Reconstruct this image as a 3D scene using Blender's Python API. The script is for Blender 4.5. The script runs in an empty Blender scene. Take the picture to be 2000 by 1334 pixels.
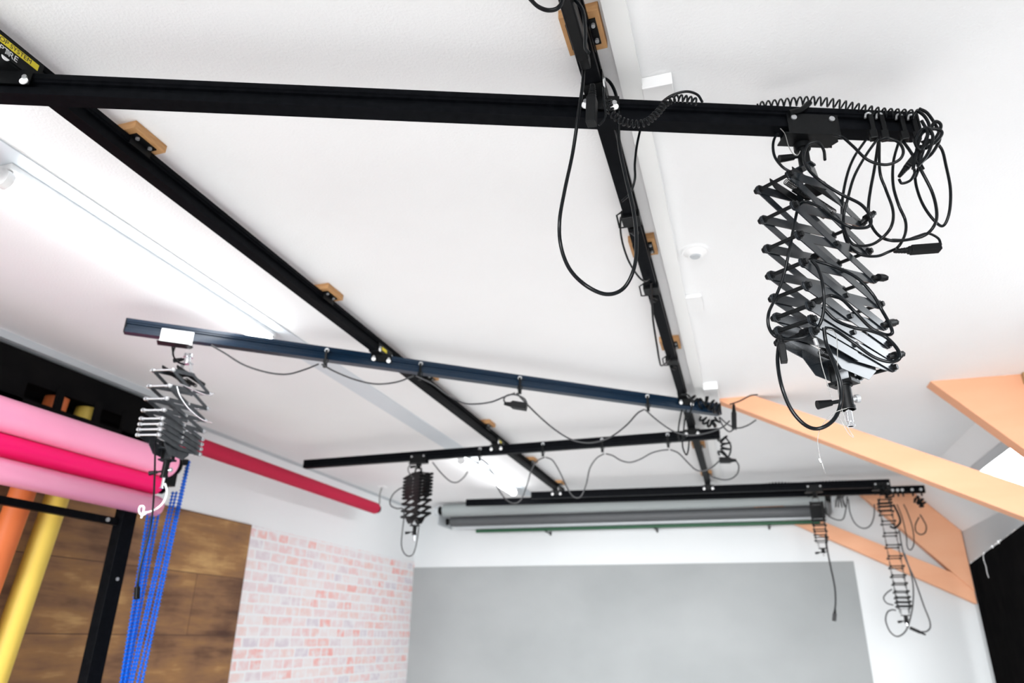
import bpy, math, random
from mathutils import Vector, Matrix
random.seed(7)
PI = math.pi
sc = bpy.context.scene
C = sc.collection

# ---------------------------------------------------------------- camera
cam_data = bpy.data.cameras.new('camera')
cam = bpy.data.objects.new('camera', cam_data)
C.objects.link(cam)
R = Matrix(((0.95356985, -0.10361702, -0.28278624),
            (0.30084737, 0.37129897, 0.87842355),
            (0.01397861, -0.92271371, 0.38523241)))
right, down, fwd = R.col[0], R.col[1], R.col[2]
cam.matrix_world = Matrix(((right[0], -down[0], -fwd[0], 0.0),
                           (right[1], -down[1], -fwd[1], 0.0),
                           (right[2], -down[2], -fwd[2], 1.4),
                           (0, 0, 0, 1)))
cam_data.sensor_width = 36.0
cam_data.lens = 24.912
cam_data.clip_start = 0.05
cam_data.dof.use_dof = True
cam_data.dof.focus_distance = 1.75
cam_data.dof.aperture_fstop = 3.0
sc.camera = cam

# ---------------------------------------------------------------- world, lights, exposure
world = bpy.data.worlds.new('world')
sc.world = world
world.use_nodes = True
bg = world.node_tree.nodes['Background']
bg.inputs['Color'].default_value = (0.90, 0.95, 1.0, 1)
bg.inputs['Strength'].default_value = 8.0
sc.view_settings.view_transform = 'Standard'
sc.view_settings.look = 'None'
sc.view_settings.gamma = 1.0
sc.view_settings.use_curve_mapping = False
sc.view_settings.exposure = 0.16


def area(name, loc, target, sx, sy, power, col=(1, 1, 1), spread=PI):
    d = bpy.data.lights.new(name, 'AREA')
    d.shape = 'RECTANGLE'
    d.size, d.size_y, d.energy, d.color, d.spread = sx, sy, power, col, spread
    o = bpy.data.objects.new(name, d)
    C.objects.link(o)
    o.location = loc
    o.rotation_euler = (Vector(target) - Vector(loc)).to_track_quat('-Z', 'Y').to_euler()
    return o


# added fill lights, no windows built: behind the camera and on the right
area('window_light_rear', (-0.8, -2.8, 1.35), (-0.7, 7.0, 0.0), 5.6, 2.2, 205, (0.985, 0.99, 1.0), math.radians(56))
area('window_light_side', (2.2, 2.0, 1.0), (-1.0, 6.8, 0.0), 4.0, 1.5, 46, (0.95, 0.98, 1.0), math.radians(80))

# ---------------------------------------------------------------- materials
def principled(name, col, rough=0.5, metal=0.0, spec=0.5, coat=0.0):
    m = bpy.data.materials.new(name)
    m.use_nodes = True
    b = m.node_tree.nodes['Principled BSDF']
    b.inputs['Base Color'].default_value = (*col, 1)
    b.inputs['Roughness'].default_value = rough
    b.inputs['Metallic'].default_value = metal
    b.inputs['Specular IOR Level'].default_value = spec
    b.inputs['Coat Weight'].default_value = coat
    return m


def noise_mat(name, c1, c2, scale, rough=0.6, bump=0.0, bscale=60, metal=0.0, spec=0.4, stretch=(1, 1, 1), detail=4):
    m = principled(name, c1, rough, metal, spec)
    nt = m.node_tree
    b = nt.nodes['Principled BSDF']
    tc = nt.nodes.new('ShaderNodeTexCoord')
    mp = nt.nodes.new('ShaderNodeMapping')
    mp.inputs['Scale'].default_value = stretch
    nt.links.new(tc.outputs['Object'], mp.inputs['Vector'])
    n = nt.nodes.new('ShaderNodeTexNoise')
    n.inputs['Scale'].default_value = scale
    n.inputs['Detail'].default_value = detail
    nt.links.new(mp.outputs['Vector'], n.inputs['Vector'])
    r = nt.nodes.new('ShaderNodeValToRGB')
    r.color_ramp.elements[0].color = (*c1, 1)
    r.color_ramp.elements[1].color = (*c2, 1)
    r.color_ramp.elements[0].position = 0.3
    r.color_ramp.elements[1].position = 0.7
    nt.links.new(n.outputs['Fac'], r.inputs['Fac'])
    nt.links.new(r.outputs['Color'], b.inputs['Base Color'])
    if bump:
        n2 = nt.nodes.new('ShaderNodeTexNoise')
        n2.inputs['Scale'].default_value = bscale
        n2.inputs['Detail'].default_value = 3
        nt.links.new(tc.outputs['Object'], n2.inputs['Vector'])
        bp = nt.nodes.new('ShaderNodeBump')
        bp.inputs['Strength'].default_value = bump
        bp.inputs['Distance'].default_value = 0.004
        nt.links.new(n2.outputs['Fac'], bp.inputs['Height'])
        nt.links.new(bp.outputs['Normal'], b.inputs['Normal'])
    return m


def emission(name, col, strength):
    m = bpy.data.materials.new(name)
    m.use_nodes = True
    nt = m.node_tree
    nt.nodes.clear()
    e = nt.nodes.new('ShaderNodeEmission')
    e.inputs['Color'].default_value = (*col, 1)
    e.inputs['Strength'].default_value = strength
    o = nt.nodes.new('ShaderNodeOutputMaterial')
    nt.links.new(e.outputs[0], o.inputs[0])
    return m


M = {}
M['plaster'] = noise_mat('ceiling_plaster', (0.87, 0.872, 0.875), (0.89, 0.892, 0.895), 2.0, 0.9, 0.35, 110)
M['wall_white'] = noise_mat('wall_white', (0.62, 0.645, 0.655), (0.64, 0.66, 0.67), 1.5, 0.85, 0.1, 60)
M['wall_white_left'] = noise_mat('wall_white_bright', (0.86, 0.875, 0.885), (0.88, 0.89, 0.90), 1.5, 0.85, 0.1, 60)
M['white_paint'] = principled('white_paint', (0.87, 0.87, 0.86), 0.5)
M['white_plastic'] = principled('white_plastic', (0.88, 0.88, 0.88), 0.35)
M['floor'] = noise_mat('floor_vinyl', (0.87, 0.86, 0.845), (0.89, 0.88, 0.865), 3, 0.5)
M['rail'] = noise_mat('black_anodised', (0.0025, 0.003, 0.004), (0.005, 0.0055, 0.007), 40, 0.40, metal=0.0, spec=0.025)
M['rail_blue'] = principled('blue_black_anodised', (0.003, 0.014, 0.032), 0.28, 0.0, 0.35)  # sky's blue reflection put into the black rail's base colour
M['black_metal'] = noise_mat('black_powder_coat', (0.0025, 0.003, 0.0035), (0.005, 0.0055, 0.006), 90, 0.38, spec=0.15)
M['bar'] = noise_mat('black_gloss_steel', (0.010, 0.013, 0.016), (0.016, 0.019, 0.023), 30, 0.20, metal=0.0, spec=0.42)
M['bar_grey'] = noise_mat('grey_steel', (0.05, 0.06, 0.07), (0.09, 0.10, 0.11), 30, 0.3, metal=0.6, spec=0.8)  # dark bars greyed in colour for the light of the nearby tube
M['zinc'] = principled('zinc_plate', (0.80, 0.82, 0.84), 0.25, 0.9)  # tube light on hanger rods put into the colour; also silvery cables
M['chrome'] = principled('chrome', (0.85, 0.86, 0.88), 0.12, 1.0)
M['bolt'] = principled('bright_bolt', (0.45, 0.46, 0.47), 0.35, 0.6)
M['rubber'] = principled('black_rubber', (0.002, 0.003, 0.004), 0.30, 0.0, 0.2)
M['grey_cord'] = principled('dark_grey_cord', (0.035, 0.036, 0.038), 0.45)
M['black_plastic'] = principled('black_plastic', (0.003, 0.0035, 0.004), 0.40, 0.0, 0.15)
M['steel_wire'] = principled('steel_wire', (0.26, 0.26, 0.25), 0.45, 0.6)
M['wood_block'] = noise_mat('plywood_block', (0.40, 0.20, 0.075), (0.60, 0.33, 0.14), 14, 0.6, stretch=(1, 1, 6))
M['timber'] = noise_mat('orange_timber', (0.74, 0.365, 0.21), (0.78, 0.415, 0.25), 2.2, 0.65, stretch=(0.6, 4, 2.5))
M['timber_brown'] = principled('brown_timber', (0.42, 0.28, 0.14), 0.7)
M['yellow'] = principled('yellow_label', (0.80, 0.65, 0.02), 0.45)
M['yellow_paper'] = principled('yellow_paper', (0.80, 0.58, 0.10), 0.55)
M['orange_paper'] = principled('orange_paper', (0.72, 0.17, 0.045), 0.55)
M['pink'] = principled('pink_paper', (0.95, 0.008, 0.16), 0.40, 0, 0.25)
M['light_pink'] = principled('light_pink_paper', (0.98, 0.36, 0.56), 0.35, 0, 0.7)  # highlights on the pink paper put into a lighter base colour
M['red_paper'] = principled('crimson_paper', (0.50, 0.02, 0.06), 0.7, 0, 0.15)
M['grey_paper'] = principled('grey_paper', (0.30, 0.33, 0.33), 0.6)
M['dark_grey_paper'] = principled('dark_grey_paper', (0.075, 0.08, 0.085), 0.6)
M['green_paper'] = principled('green_paper', (0.002, 0.065, 0.022), 0.5)
M['blue_chain'] = principled('blue_bead_chain', (0.003, 0.12, 0.62), 0.4, 0, 0.25)
M['black_board'] = noise_mat('black_board', (0.006, 0.006, 0.0065), (0.010, 0.0095, 0.0095), 5, 0.9, 0.2, 40, spec=0.0)
M['foam'] = principled('white_foam_core', (0.85, 0.85, 0.85), 0.8)
M['text_white'] = principled('white_print', (0.8, 0.8, 0.8), 0.5)
M['text_black'] = principled('black_print', (0.01, 0.01, 0.01), 0.5)
M['backdrop'] = noise_mat('painted_grey_canvas', (0.26, 0.275, 0.278), (0.31, 0.325, 0.328), 0.8, 0.85, 0.1, 30, stretch=(1, 1, 1.5), detail=3)
M['tube'] = emission('tube_light', (0.96, 0.98, 1.0), 14.0)
M['trunking'] = principled('trunking', (0.66, 0.71, 0.75), 0.4)
M['track_grey'] = principled('track_grey', (0.52, 0.55, 0.57), 0.45)


def glass():
    m = bpy.data.materials.new('skylight_glass')
    m.use_nodes = True
    nt = m.node_tree
    nt.nodes.clear()
    t = nt.nodes.new('ShaderNodeBsdfTransparent')
    g = nt.nodes.new('ShaderNodeBsdfGlossy')
    g.inputs['Roughness'].default_value = 0.03
    mx = nt.nodes.new('ShaderNodeMixShader')
    mx.inputs[0].default_value = 0.06
    o = nt.nodes.new('ShaderNodeOutputMaterial')
    nt.links.new(t.outputs[0], mx.inputs[1])
    nt.links.new(g.outputs[0], mx.inputs[2])
    nt.links.new(mx.outputs[0], o.inputs[0])
    return m


M['glass'] = glass()


def brick_mat():
    m = principled('whitewashed_brick_paper', (0.9, 0.9, 0.9), 0.8)
    nt = m.node_tree
    b = nt.nodes['Principled BSDF']
    L = nt.links.new
    tc = nt.nodes.new('ShaderNodeTexCoord')
    sp = nt.nodes.new('ShaderNodeSeparateXYZ')
    cb = nt.nodes.new('ShaderNodeCombineXYZ')
    L(tc.outputs['Object'], sp.inputs[0])
    L(sp.outputs['Y'], cb.inputs['X'])
    L(sp.outputs['Z'], cb.inputs['Y'])
    nz = nt.nodes.new('ShaderNodeTexNoise')
    nz.inputs['Scale'].default_value = 14
    L(cb.outputs[0], nz.inputs['Vector'])
    vm = nt.nodes.new('ShaderNodeVectorMath')
    vm.operation = 'MULTIPLY_ADD'
    L(nz.outputs['Color'], vm.inputs[0])
    vm.inputs[1].default_value = (0.018, 0.018, 0)
    L(cb.outputs[0], vm.inputs[2])
    br = nt.nodes.new('ShaderNodeTexBrick')
    br.offset = 0.42
    br.squash = 0.7
    br.squash_frequency = 3
    br.inputs['Color1'].default_value = (0, 0, 0, 1)
    br.inputs['Color2'].default_value = (1, 1, 1, 1)
    br.inputs['Mortar'].default_value = (0.5, 0.5, 0.5, 1)
    br.inputs['Scale'].default_value = 1.0
    br.inputs['Mortar Size'].default_value = 0.012
    br.inputs['Mortar Smooth'].default_value = 0.35
    br.inputs['Bias'].default_value = 0.0
    br.inputs['Brick Width'].default_value = 0.24
    br.inputs['Row Height'].default_value = 0.092
    L(vm.outputs[0], br.inputs['Vector'])
    rp = nt.nodes.new('ShaderNodeValToRGB')
    e = rp.color_ramp.elements
    e[0].position = 0.0
    e[0].color = (0.70, 0.64, 0.70, 1)
    e[1].position = 1.0
    e[1].color = (0.88, 0.40, 0.37, 1)
    for p_, c_ in ((0.25, (0.84, 0.70, 0.71)), (0.45, (0.84, 0.57, 0.57)), (0.62, (0.86, 0.80, 0.80)), (0.8, (0.85, 0.62, 0.59))):
        q = e.new(p_)
        q.color = (*c_, 1)
    L(br.outputs['Color'], rp.inputs['Fac'])
    n2 = nt.nodes.new('ShaderNodeTexNoise')
    n2.inputs['Scale'].default_value = 12
    n2.inputs['Detail'].default_value = 5
    L(cb.outputs[0], n2.inputs['Vector'])
    r2 = nt.nodes.new('ShaderNodeValToRGB')
    r2.color_ramp.elements[0].position = 0.42
    r2.color_ramp.elements[1].position = 0.70
    L(n2.outputs['Fac'], r2.inputs['Fac'])
    mx = nt.nodes.new('ShaderNodeMix')
    mx.data_type = 'RGBA'
    mx.inputs['B'].default_value = (0.86, 0.84, 0.85, 1)
    L(r2.outputs['Color'], mx.inputs['Factor'])
    L(rp.outputs['Color'], mx.inputs['A'])
    m2 = nt.nodes.new('ShaderNodeMix')
    m2.data_type = 'RGBA'
    m2.inputs['B'].default_value = (0.87, 0.87, 0.88, 1)
    L(br.outputs['Fac'], m2.inputs['Factor'])
    L(mx.outputs['Result'], m2.inputs['A'])
    L(m2.outputs['Result'], b.inputs['Base Color'])
    return m


def plank_mat():
    m = principled('old_plank_board', (0.3, 0.18, 0.1), 0.7)
    nt = m.node_tree
    b = nt.nodes['Principled BSDF']
    L = nt.links.new
    tc = nt.nodes.new('ShaderNodeTexCoord')
    sp = nt.nodes.new('ShaderNodeSeparateXYZ')
    cb = nt.nodes.new('ShaderNodeCombineXYZ')
    L(tc.outputs['Object'], sp.inputs[0])
    L(sp.outputs['Y'], cb.inputs['X'])
    L(sp.outputs['Z'], cb.inputs['Y'])
    br = nt.nodes.new('ShaderNodeTexBrick')
    br.offset = 0.5
    br.inputs['Color1'].default_value = (0, 0, 0, 1)
    br.inputs['Color2'].default_value = (1, 1, 1, 1)
    br.inputs['Mortar'].default_value = (0.3, 0.3, 0.3, 1)
    br.inputs['Scale'].default_value = 1.0
    br.inputs['Mortar Size'].default_value = 0.003
    br.inputs['Brick Width'].default_value = 1.65
    br.inputs['Row Height'].default_value = 0.46
    L(cb.outputs[0], br.inputs['Vector'])
    mp = nt.nodes.new('ShaderNodeMapping')
    mp.inputs['Scale'].default_value = (0.8, 5.0, 1)
    L(cb.outputs[0], mp.inputs['Vector'])
    nz = nt.nodes.new('ShaderNodeTexNoise')
    nz.inputs['Scale'].default_value = 1.7
    nz.inputs['Detail'].default_value = 9
    nz.inputs['Roughness'].default_value = 0.62
    nz.inputs['Distortion'].default_value = 0.15
    L(mp.outputs[0], nz.inputs['Vector'])
    ad = nt.nodes.new('ShaderNodeMath')
    ad.operation = 'MULTIPLY_ADD'
    L(br.outputs['Color'], ad.inputs[0])
    ad.inputs[1].default_value = 0.22
    n3 = nt.nodes.new('ShaderNodeTexNoise')
    n3.inputs['Scale'].default_value = 1.7
    n3.inputs['Detail'].default_value = 4
    L(cb.outputs[0], n3.inputs['Vector'])
    a3 = nt.nodes.new('ShaderNodeMath')
    a3.operation = 'MULTIPLY_ADD'
    L(n3.outputs['Fac'], a3.inputs[0])
    a3.inputs[1].default_value = 0.9
    a3.inputs[2].default_value = -0.42
    a4 = nt.nodes.new('ShaderNodeMath')
    L(nz.outputs['Fac'], a4.inputs[0])
    L(a3.outputs[0], a4.inputs[1])
    L(a4.outputs[0], ad.inputs[2])
    rp = nt.nodes.new('ShaderNodeValToRGB')
    e = rp.color_ramp.elements
    e[0].position = 0.34
    e[0].color = (0.075, 0.028, 0.014, 1)
    e[1].position = 0.95
    e[1].color = (0.56, 0.33, 0.13, 1)
    for p_, c_ in ((0.5, (0.16, 0.075, 0.035)), (0.62, (0.24, 0.12, 0.055)), (0.78, (0.33, 0.165, 0.06))):
        q = e.new(p_)
        q.color = (*c_, 1)
    L(ad.outputs[0], rp.inputs['Fac'])
    m2 = nt.nodes.new('ShaderNodeMix')
    m2.data_type = 'RGBA'
    m2.inputs['B'].default_value = (0.08, 0.035, 0.02, 1)
    L(br.outputs['Fac'], m2.inputs['Factor'])
    L(rp.outputs['Color'], m2.inputs['A'])
    L(m2.outputs['Result'], b.inputs['Base Color'])
    return m


M['brick'] = brick_mat()
M['plank'] = plank_mat()


# ---------------------------------------------------------------- mesh helpers
def basis(d):
    d = Vector(d).normalized()
    a = Vector((0, 0, 1)) if abs(d.z) < 0.95 else Vector((1, 0, 0))
    s = d.cross(a).normalized()
    return d, s, s.cross(d).normalized()


def catmull(pts, n=6):
    P = [Vector(p) for p in pts]
    if len(P) < 3:
        return P
    out = []
    Q = [P[0] * 2 - P[1]] + P + [P[-1] * 2 - P[-2]]
    for i in range(1, len(Q) - 2):
        a, b, c, d = Q[i - 1], Q[i], Q[i + 1], Q[i + 2]
        for k in range(n):
            t = k / n
            out.append(0.5 * ((2 * b) + (c - a) * t + (2 * a - 5 * b + 4 * c - d) * t * t + (3 * b - a - 3 * c + d) * t ** 3))
    out.append(P[-1])
    return out


class MB:
    def __init__(s):
        s.v, s.f, s.sm = [], [], []

    def add(s, vs, fs, smooth=False):
        b = len(s.v)
        s.v += [Vector(x) for x in vs]
        for f in fs:
            s.f.append([b + i for i in f])
            s.sm.append(smooth)
        return s

    def box(s, lo, hi):
        x0, y0, z0 = lo
        x1, y1, z1 = hi
        v = [(x0, y0, z0), (x1, y0, z0), (x1, y1, z0), (x0, y1, z0), (x0, y0, z1), (x1, y0, z1), (x1, y1, z1), (x0, y1, z1)]
        return s.add(v, [(0, 3, 2, 1), (4, 5, 6, 7), (0, 1, 5, 4), (1, 2, 6, 5), (2, 3, 7, 6), (3, 0, 4, 7)])

    def obox(s, c, ax, ay, az, hx, hy, hz):
        """box centred at c with axes ax, ay, az and half sizes"""
        c, ax, ay, az = Vector(c), Vector(ax), Vector(ay), Vector(az)
        v = []
        for k in (-1, 1):
            for (i, j) in ((-1, -1), (1, -1), (1, 1), (-1, 1)):
                v.append(c + ax * hx * i + ay * hy * j + az * hz * k)
        return s.add(v, [(0, 3, 2, 1), (4, 5, 6, 7), (0, 1, 5, 4), (1, 2, 6, 5), (2, 3, 7, 6), (3, 0, 4, 7)])

    def cyl(s, p0, p1, r, r1=None, n=16, caps=True):
        r1 = r if r1 is None else r1
        p0, p1 = Vector(p0), Vector(p1)
        d, a, b = basis(p1 - p0)
        v = []
        for p, rr in ((p0, r), (p1, r1)):
            for i in range(n):
                t = 2 * PI * i / n
                v.append(p + (a * math.cos(t) + b * math.sin(t)) * rr)
        s.add(v, [(i, (i + 1) % n, n + (i + 1) % n, n + i) for i in range(n)], True)
        if caps:
            s.add(v[:n], [tuple(reversed(range(n)))])
            s.add(v[n:], [tuple(range(n))])
        return s

    def tube(s, path, r, n=8, smooth_path=6, caps=True):
        P = catmull(path, smooth_path) if smooth_path else [Vector(p) for p in path]
        Q = [P[0]]
        for p in P[1:]:
            if (p - Q[-1]).length > 1e-5:
                Q.append(p)
        P = Q
        if len(P) < 2:
            return s
        v = []
        d, a, b = basis(P[1] - P[0])
        for i, p in enumerate(P):
            t = (P[min(i + 1, len(P) - 1)] - P[max(i - 1, 0)])
            if t.length < 1e-9:
                t = d
            t = t.normalized()
            a = (a - t * a.dot(t))
            a = a.normalized() if a.length > 1e-6 else basis(t)[1]
            b = t.cross(a)
            for k in range(n):
                w = 2 * PI * k / n
                v.append(p + (a * math.cos(w) + b * math.sin(w)) * r)
        m = len(P)
        f = []
        for i in range(m - 1):
            for k in range(n):
                f.append((i * n + k, i * n + (k + 1) % n, (i + 1) * n + (k + 1) % n, (i + 1) * n + k))
        s.add(v, f, True)
        if caps:
            s.add(v[:n], [tuple(reversed(range(n)))])
            s.add(v[-n:], [tuple(range(n))])
        return s

    def helix(s, path, rad, wire, pitch, n=6, rad_end=None):
        P = catmull(path, 8)
        L = [0]
        for i in range(1, len(P)):
            L.append(L[-1] + (P[i] - P[i - 1]).length)
        tot = L[-1]
        steps = max(8, int(tot / pitch * 10))
        out = []
        a = None
        j = 0
        for q in range(steps + 1):
            l = tot * q / steps
            while j < len(L) - 2 and L[j + 1] < l:
                j += 1
            t = (P[j + 1] - P[j])
            u = (l - L[j]) / max(t.length, 1e-9)
            p = P[j] + t * u
            t = t.normalized()
            if a is None:
                a = basis(t)[1]
            a = (a - t * a.dot(t)).normalized()
            b = t.cross(a)
            w = 2 * PI * l / pitch
            rr = rad if rad_end is None else rad + (rad_end - rad) * q / steps
            out.append(p + (a * math.cos(w) + b * math.sin(w)) * rr)
        return s.tube(out, wire, n, 0)

    def prism(s, poly, p0, p1, side, up):
        """extrude 2D polygon (side, up coords) from p0 to p1"""
        p0, p1, side, up = Vector(p0), Vector(p1), Vector(side), Vector(up)
        n = len(poly)
        v = [p0 + side * x + up * y for x, y in poly] + [p1 + side * x + up * y for x, y in poly]
        s.add(v, [(i, (i + 1) % n, n + (i + 1) % n, n + i) for i in range(n)])
        s.add(v[:n], [tuple(reversed(range(n)))])
        s.add(v[n:], [tuple(range(n))])
        return s

    def build(s, name, mat, parent=None, bevel=0.0):
        me = bpy.data.meshes.new(name)
        off = Vector(parent_loc(parent)) if parent else Vector((0, 0, 0))
        me.from_pydata([v - off for v in s.v], [], s.f)
        me.materials.append(mat)
        me.polygons.foreach_set('use_smooth', s.sm)
        me.validate()
        me.update()
        o = bpy.data.objects.new(name, me)
        C.objects.link(o)
        if parent:
            o.parent = parent
        if bevel:
            md = o.modifiers.new('bevel', 'BEVEL')
            md.width = bevel
            md.segments = 2
            md.limit_method = 'ANGLE'
        return o


def parent_loc(o):
    l = Vector((0, 0, 0))
    while o:
        l += o.location
        o = o.parent
    return l


def tag(o, label, cat, group=None):
    o['label'] = label
    o['category'] = cat
    if group:
        o['group'] = group
    return o


def thing(name, loc, label, cat, group=None):
    o = bpy.data.objects.new(name, None)
    o.empty_display_size = 0.05
    C.objects.link(o)
    o.location = loc
    return tag(o, label, cat, group)


def struct(o):
    o['kind'] = 'structure'
    return o


def copy_tree(o, parent=None):
    kids = [k for k in C.objects if k.parent == o]
    c = o.copy()
    C.objects.link(c)
    if parent:
        c.parent = parent
    for k in kids:
        copy_tree(k, c)
    return c


def text_part(name, body, size, origin, xdir, normal, mat, parent):
    cu = bpy.data.curves.new('print', 'FONT')
    cu.body = body
    cu.size = size
    cu.extrude = 0.0003
    tmp = bpy.data.objects.new('print', cu)
    C.objects.link(tmp)
    me = bpy.data.meshes.new_from_object(tmp.evaluated_get(bpy.context.evaluated_depsgraph_get()))
    bpy.data.objects.remove(tmp)
    x = Vector(xdir).normalized()
    nrm = Vector(normal).normalized()
    y = nrm.cross(x)
    off = parent_loc(parent)
    for v in me.vertices:
        v.co = Vector(origin) + x * v.co.x + y * v.co.y + nrm * v.co.z - off
    me.materials.clear()
    me.materials.append(mat)
    o = bpy.data.objects.new(name, me)
    C.objects.link(o)
    o.parent = parent
    return o


UP = Vector((0, 0, 1))
CEIL = 3.0
XL, XR, YB, YF = -4.24, 2.25, 9.04, -3.0

# ---------------------------------------------------------------- the room
struct(MB().box((XL - .1, YF, -0.1), (XR + .4, YB + .1, 0)).build('floor', M['floor']))
struct(MB().box((XL - .1, YF, CEIL), (1.82, YB + .1, CEIL + .12)).build('ceiling', M['plaster']))
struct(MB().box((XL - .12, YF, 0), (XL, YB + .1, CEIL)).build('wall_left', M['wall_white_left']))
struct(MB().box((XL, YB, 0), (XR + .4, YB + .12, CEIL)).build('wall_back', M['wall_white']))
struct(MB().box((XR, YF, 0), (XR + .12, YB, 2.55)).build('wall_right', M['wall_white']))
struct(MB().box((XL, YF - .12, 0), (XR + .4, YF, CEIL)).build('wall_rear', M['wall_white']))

# sloping roof on the right, with two skylight openings
SL = 1.12


def roof_pt(x, y, off=0.0):
    n = Vector((SL, 0, 1)).normalized()
    return Vector((x, y, CEIL - SL * (x - 1.82))) + n * off


def roof_panel(mb, x0, x1, y0, y1, t=0.12, o0=0.0):
    v = [roof_pt(x0, y0, o0), roof_pt(x1, y0, o0), roof_pt(x1, y1, o0), roof_pt(x0, y1, o0),
         roof_pt(x0, y0, o0 + t), roof_pt(x1, y0, o0 + t), roof_pt(x1, y1, o0 + t), roof_pt(x0, y1, o0 + t)]
    mb.add(v, [(0, 3, 2, 1), (4, 5, 6, 7), (0, 1, 5, 4), (1, 2, 6, 5), (2, 3, 7, 6), (3, 0, 4, 7)])


rf = MB()
skyl = [(2.1, 3.9), (5.3, 7.25)]
roof_panel(rf, 1.80, 1.985, 3.9, YB)
roof_panel(rf, 1.80, 1.87, YF, 3.9)
roof_panel(rf, 1.87, 1.985, YF, 2.1)
roof_panel(rf, 2.235, 2.65, YF, YB)
ys = [YF, 2.1, 3.9, 5.3, 7.25, YB]
for a_, b_ in ((YF, 2.1), (3.9, 5.3), (7.25, YB)):
    roof_panel(rf, 1.985, 2.235, a_, b_)
struct(rf.build('ceiling_slope', M['plaster']))
for i, (a_, b_) in enumerate(skyl):
    w = thing('window_%d' % (i + 1), roof_pt(2.1, (a_ + b_) / 2), 'roof window', 'window')
    for k in ('label', 'category'):
        del w[k]
    struct(w)
    f = MB()
    xa = 1.87 if i == 0 else 1.985
    roof_panel(f, xa - .02, xa + .025, a_ - .03, b_ + .03, 0.09, -0.012)
    roof_panel(f, 2.21, 2.25, a_ - .03, b_ + .03, 0.09, -0.012)
    roof_panel(f, xa + .025, 2.21, a_ - .03, a_ + .03, 0.09, -0.012)
    roof_panel(f, xa + .025, 2.21, b_ - .03, b_ + .03, 0.09, -0.012)
    f.build('window_frame', M['track_grey'], w)
    g = MB()
    roof_panel(g, xa + .025, 2.21, a_ + .03, b_ - .03, 0.006, 0.03)
    g.build('pane', M['glass'], w)

# white boxed beam beside the right-hand overhead track
b = MB().box((-0.216, YF, CEIL - 0.03), (-0.152, 7.96, CEIL)).build('trim_1', M['white_paint'])
struct(b)
# grey strip drawing the shadow line where the left wall meets the ceiling
struct(MB().box((XL, 4.6, CEIL - .025), (XL + .016, YB, CEIL)).build('trim_2', M['track_grey']))

# wall coverings on the left wall
tag(MB().box((XL, 5.54, 0.0), (XL + .006, YB, 2.305)).build('brick_wallpaper', M['brick']),
    'whitewashed pink and red brick pattern wallpaper on the left wall by the corner', 'wallpaper')
tag(MB().box((XL, 1.2, 0.0), (XL + .012, 5.54, 2.305)).build('plank_panel', M['plank']),
    'brown old-plank wood panel on the left wall behind the black stand', 'panel')
tag(MB().box((XL + .006, YB - .012, 0.3), (1.147, YB, 2.24)).build('grey_backdrop', M['backdrop']),
    'large flat mottled grey backdrop covering the back wall', 'backdrop')

# ---------------------------------------------------------------- orange roof trusses
def timber(mb, y, t, pts):
    """pts: closed polygon in x,z; extruded along Y"""
    n = len(pts)
    v = [Vector((x, y, z)) for x, z in pts] + [Vector((x, y + t, z)) for x, z in pts]
    mb.add(v, [(i, n + i, n + (i + 1) % n, (i + 1) % n) for i in range(n)])
    mb.add(v[:n], [tuple(range(n))])
    mb.add(v[n:], [tuple(reversed(range(n)))])
    return mb


def truss(name, y, label, x_low):
    t = thing(name, (1.5, y, 2.0), label, 'roof truss')
    # tie: bottom edge slope -.52, top edge -.48 ; starts in the ceiling
    timber(MB(), y + .02, .10, [(-0.09, 3.0), (-0.075, 2.985), (0.018, 2.943), (x_low, 2.943 - .52 * (x_low - .018)), (x_low, 2.983 - .475 * (x_low - .215)), (0.18, 3.0)]).build('tie_beam', M['timber'], t)
    timber(MB(), y, .12, [(1.285, 3.0), (1.285, 2.995), (1.304, 2.975), (x_low, 2.975 - 1.135 * (x_low - 1.304)), (x_low, 3.0 - 1.13 * (x_low - 1.82)), (1.815, 3.0)]).build('rafter', M['timber'], t)
    return t


tr = truss('roof_truss', 5.04, 'nearer orange timber roof truss crossing in front of the skylight', 2.24)
MB().box((1.80, 5.00, 2.93), (1.95, 5.16, 2.998)).build('packing_block', M['timber_brown'], tr)
truss('roof_truss', 8.90, 'farther orange timber roof truss against the back wall', 2.24)

# ---------------------------------------------------------------- left ceiling: light strip
tag(MB().box((-2.535, YF, CEIL - .006), (-2.357, 8.35, CEIL)).build('light_trunking', M['trunking'], None),
    'pale flat trunking strip along the ceiling carrying the tube lights', 'trunking')


def tube_lamp(y0, y1, label):
    t = thing('tube_light', (-2.47, (y0 + y1) / 2, CEIL - .006), label, 'light', 'ceiling tube lights')
    MB().box((-2.505, y0, CEIL - .03), (-2.435, y1, CEIL - .006)).build('housing', M['white_plastic'], t, .003)
    MB().cyl((-2.47, y0 + .03, CEIL - .062), (-2.47, y1 - .03, CEIL - .062), .032, n=20).build('diffuser_tube', M['tube'], t)
    for yy in (y0, y1 - .03):
        MB().cyl((-2.47, yy, CEIL - .062), (-2.47, yy + .03, CEIL - .062), .037, n=20).build('end_cap', M['white_plastic'], t)


tube_lamp(1.50, 3.15, 'bright white tube light at the left edge above the nearest silver lamp hanger')
tube_lamp(6.15, 7.85, 'bright far white tube light on the ceiling near the grey rollers')
tube_lamp(-0.3, 1.38, 'bright white tube light cut by the left picture edge')

# ---------------------------------------------------------------- rails
def rail_profile(w, h):
    hw = w / 2
    r = [(hw, 0), (hw, .020), (hw - .005, .022), (hw - .005, .029), (hw - .014, .031), (hw - .014, .047), (hw - .005, .049), (hw - .005, .056), (hw, .058), (hw, h)]
    return r + [(-x, y) for x, y in reversed(r)]


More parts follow.
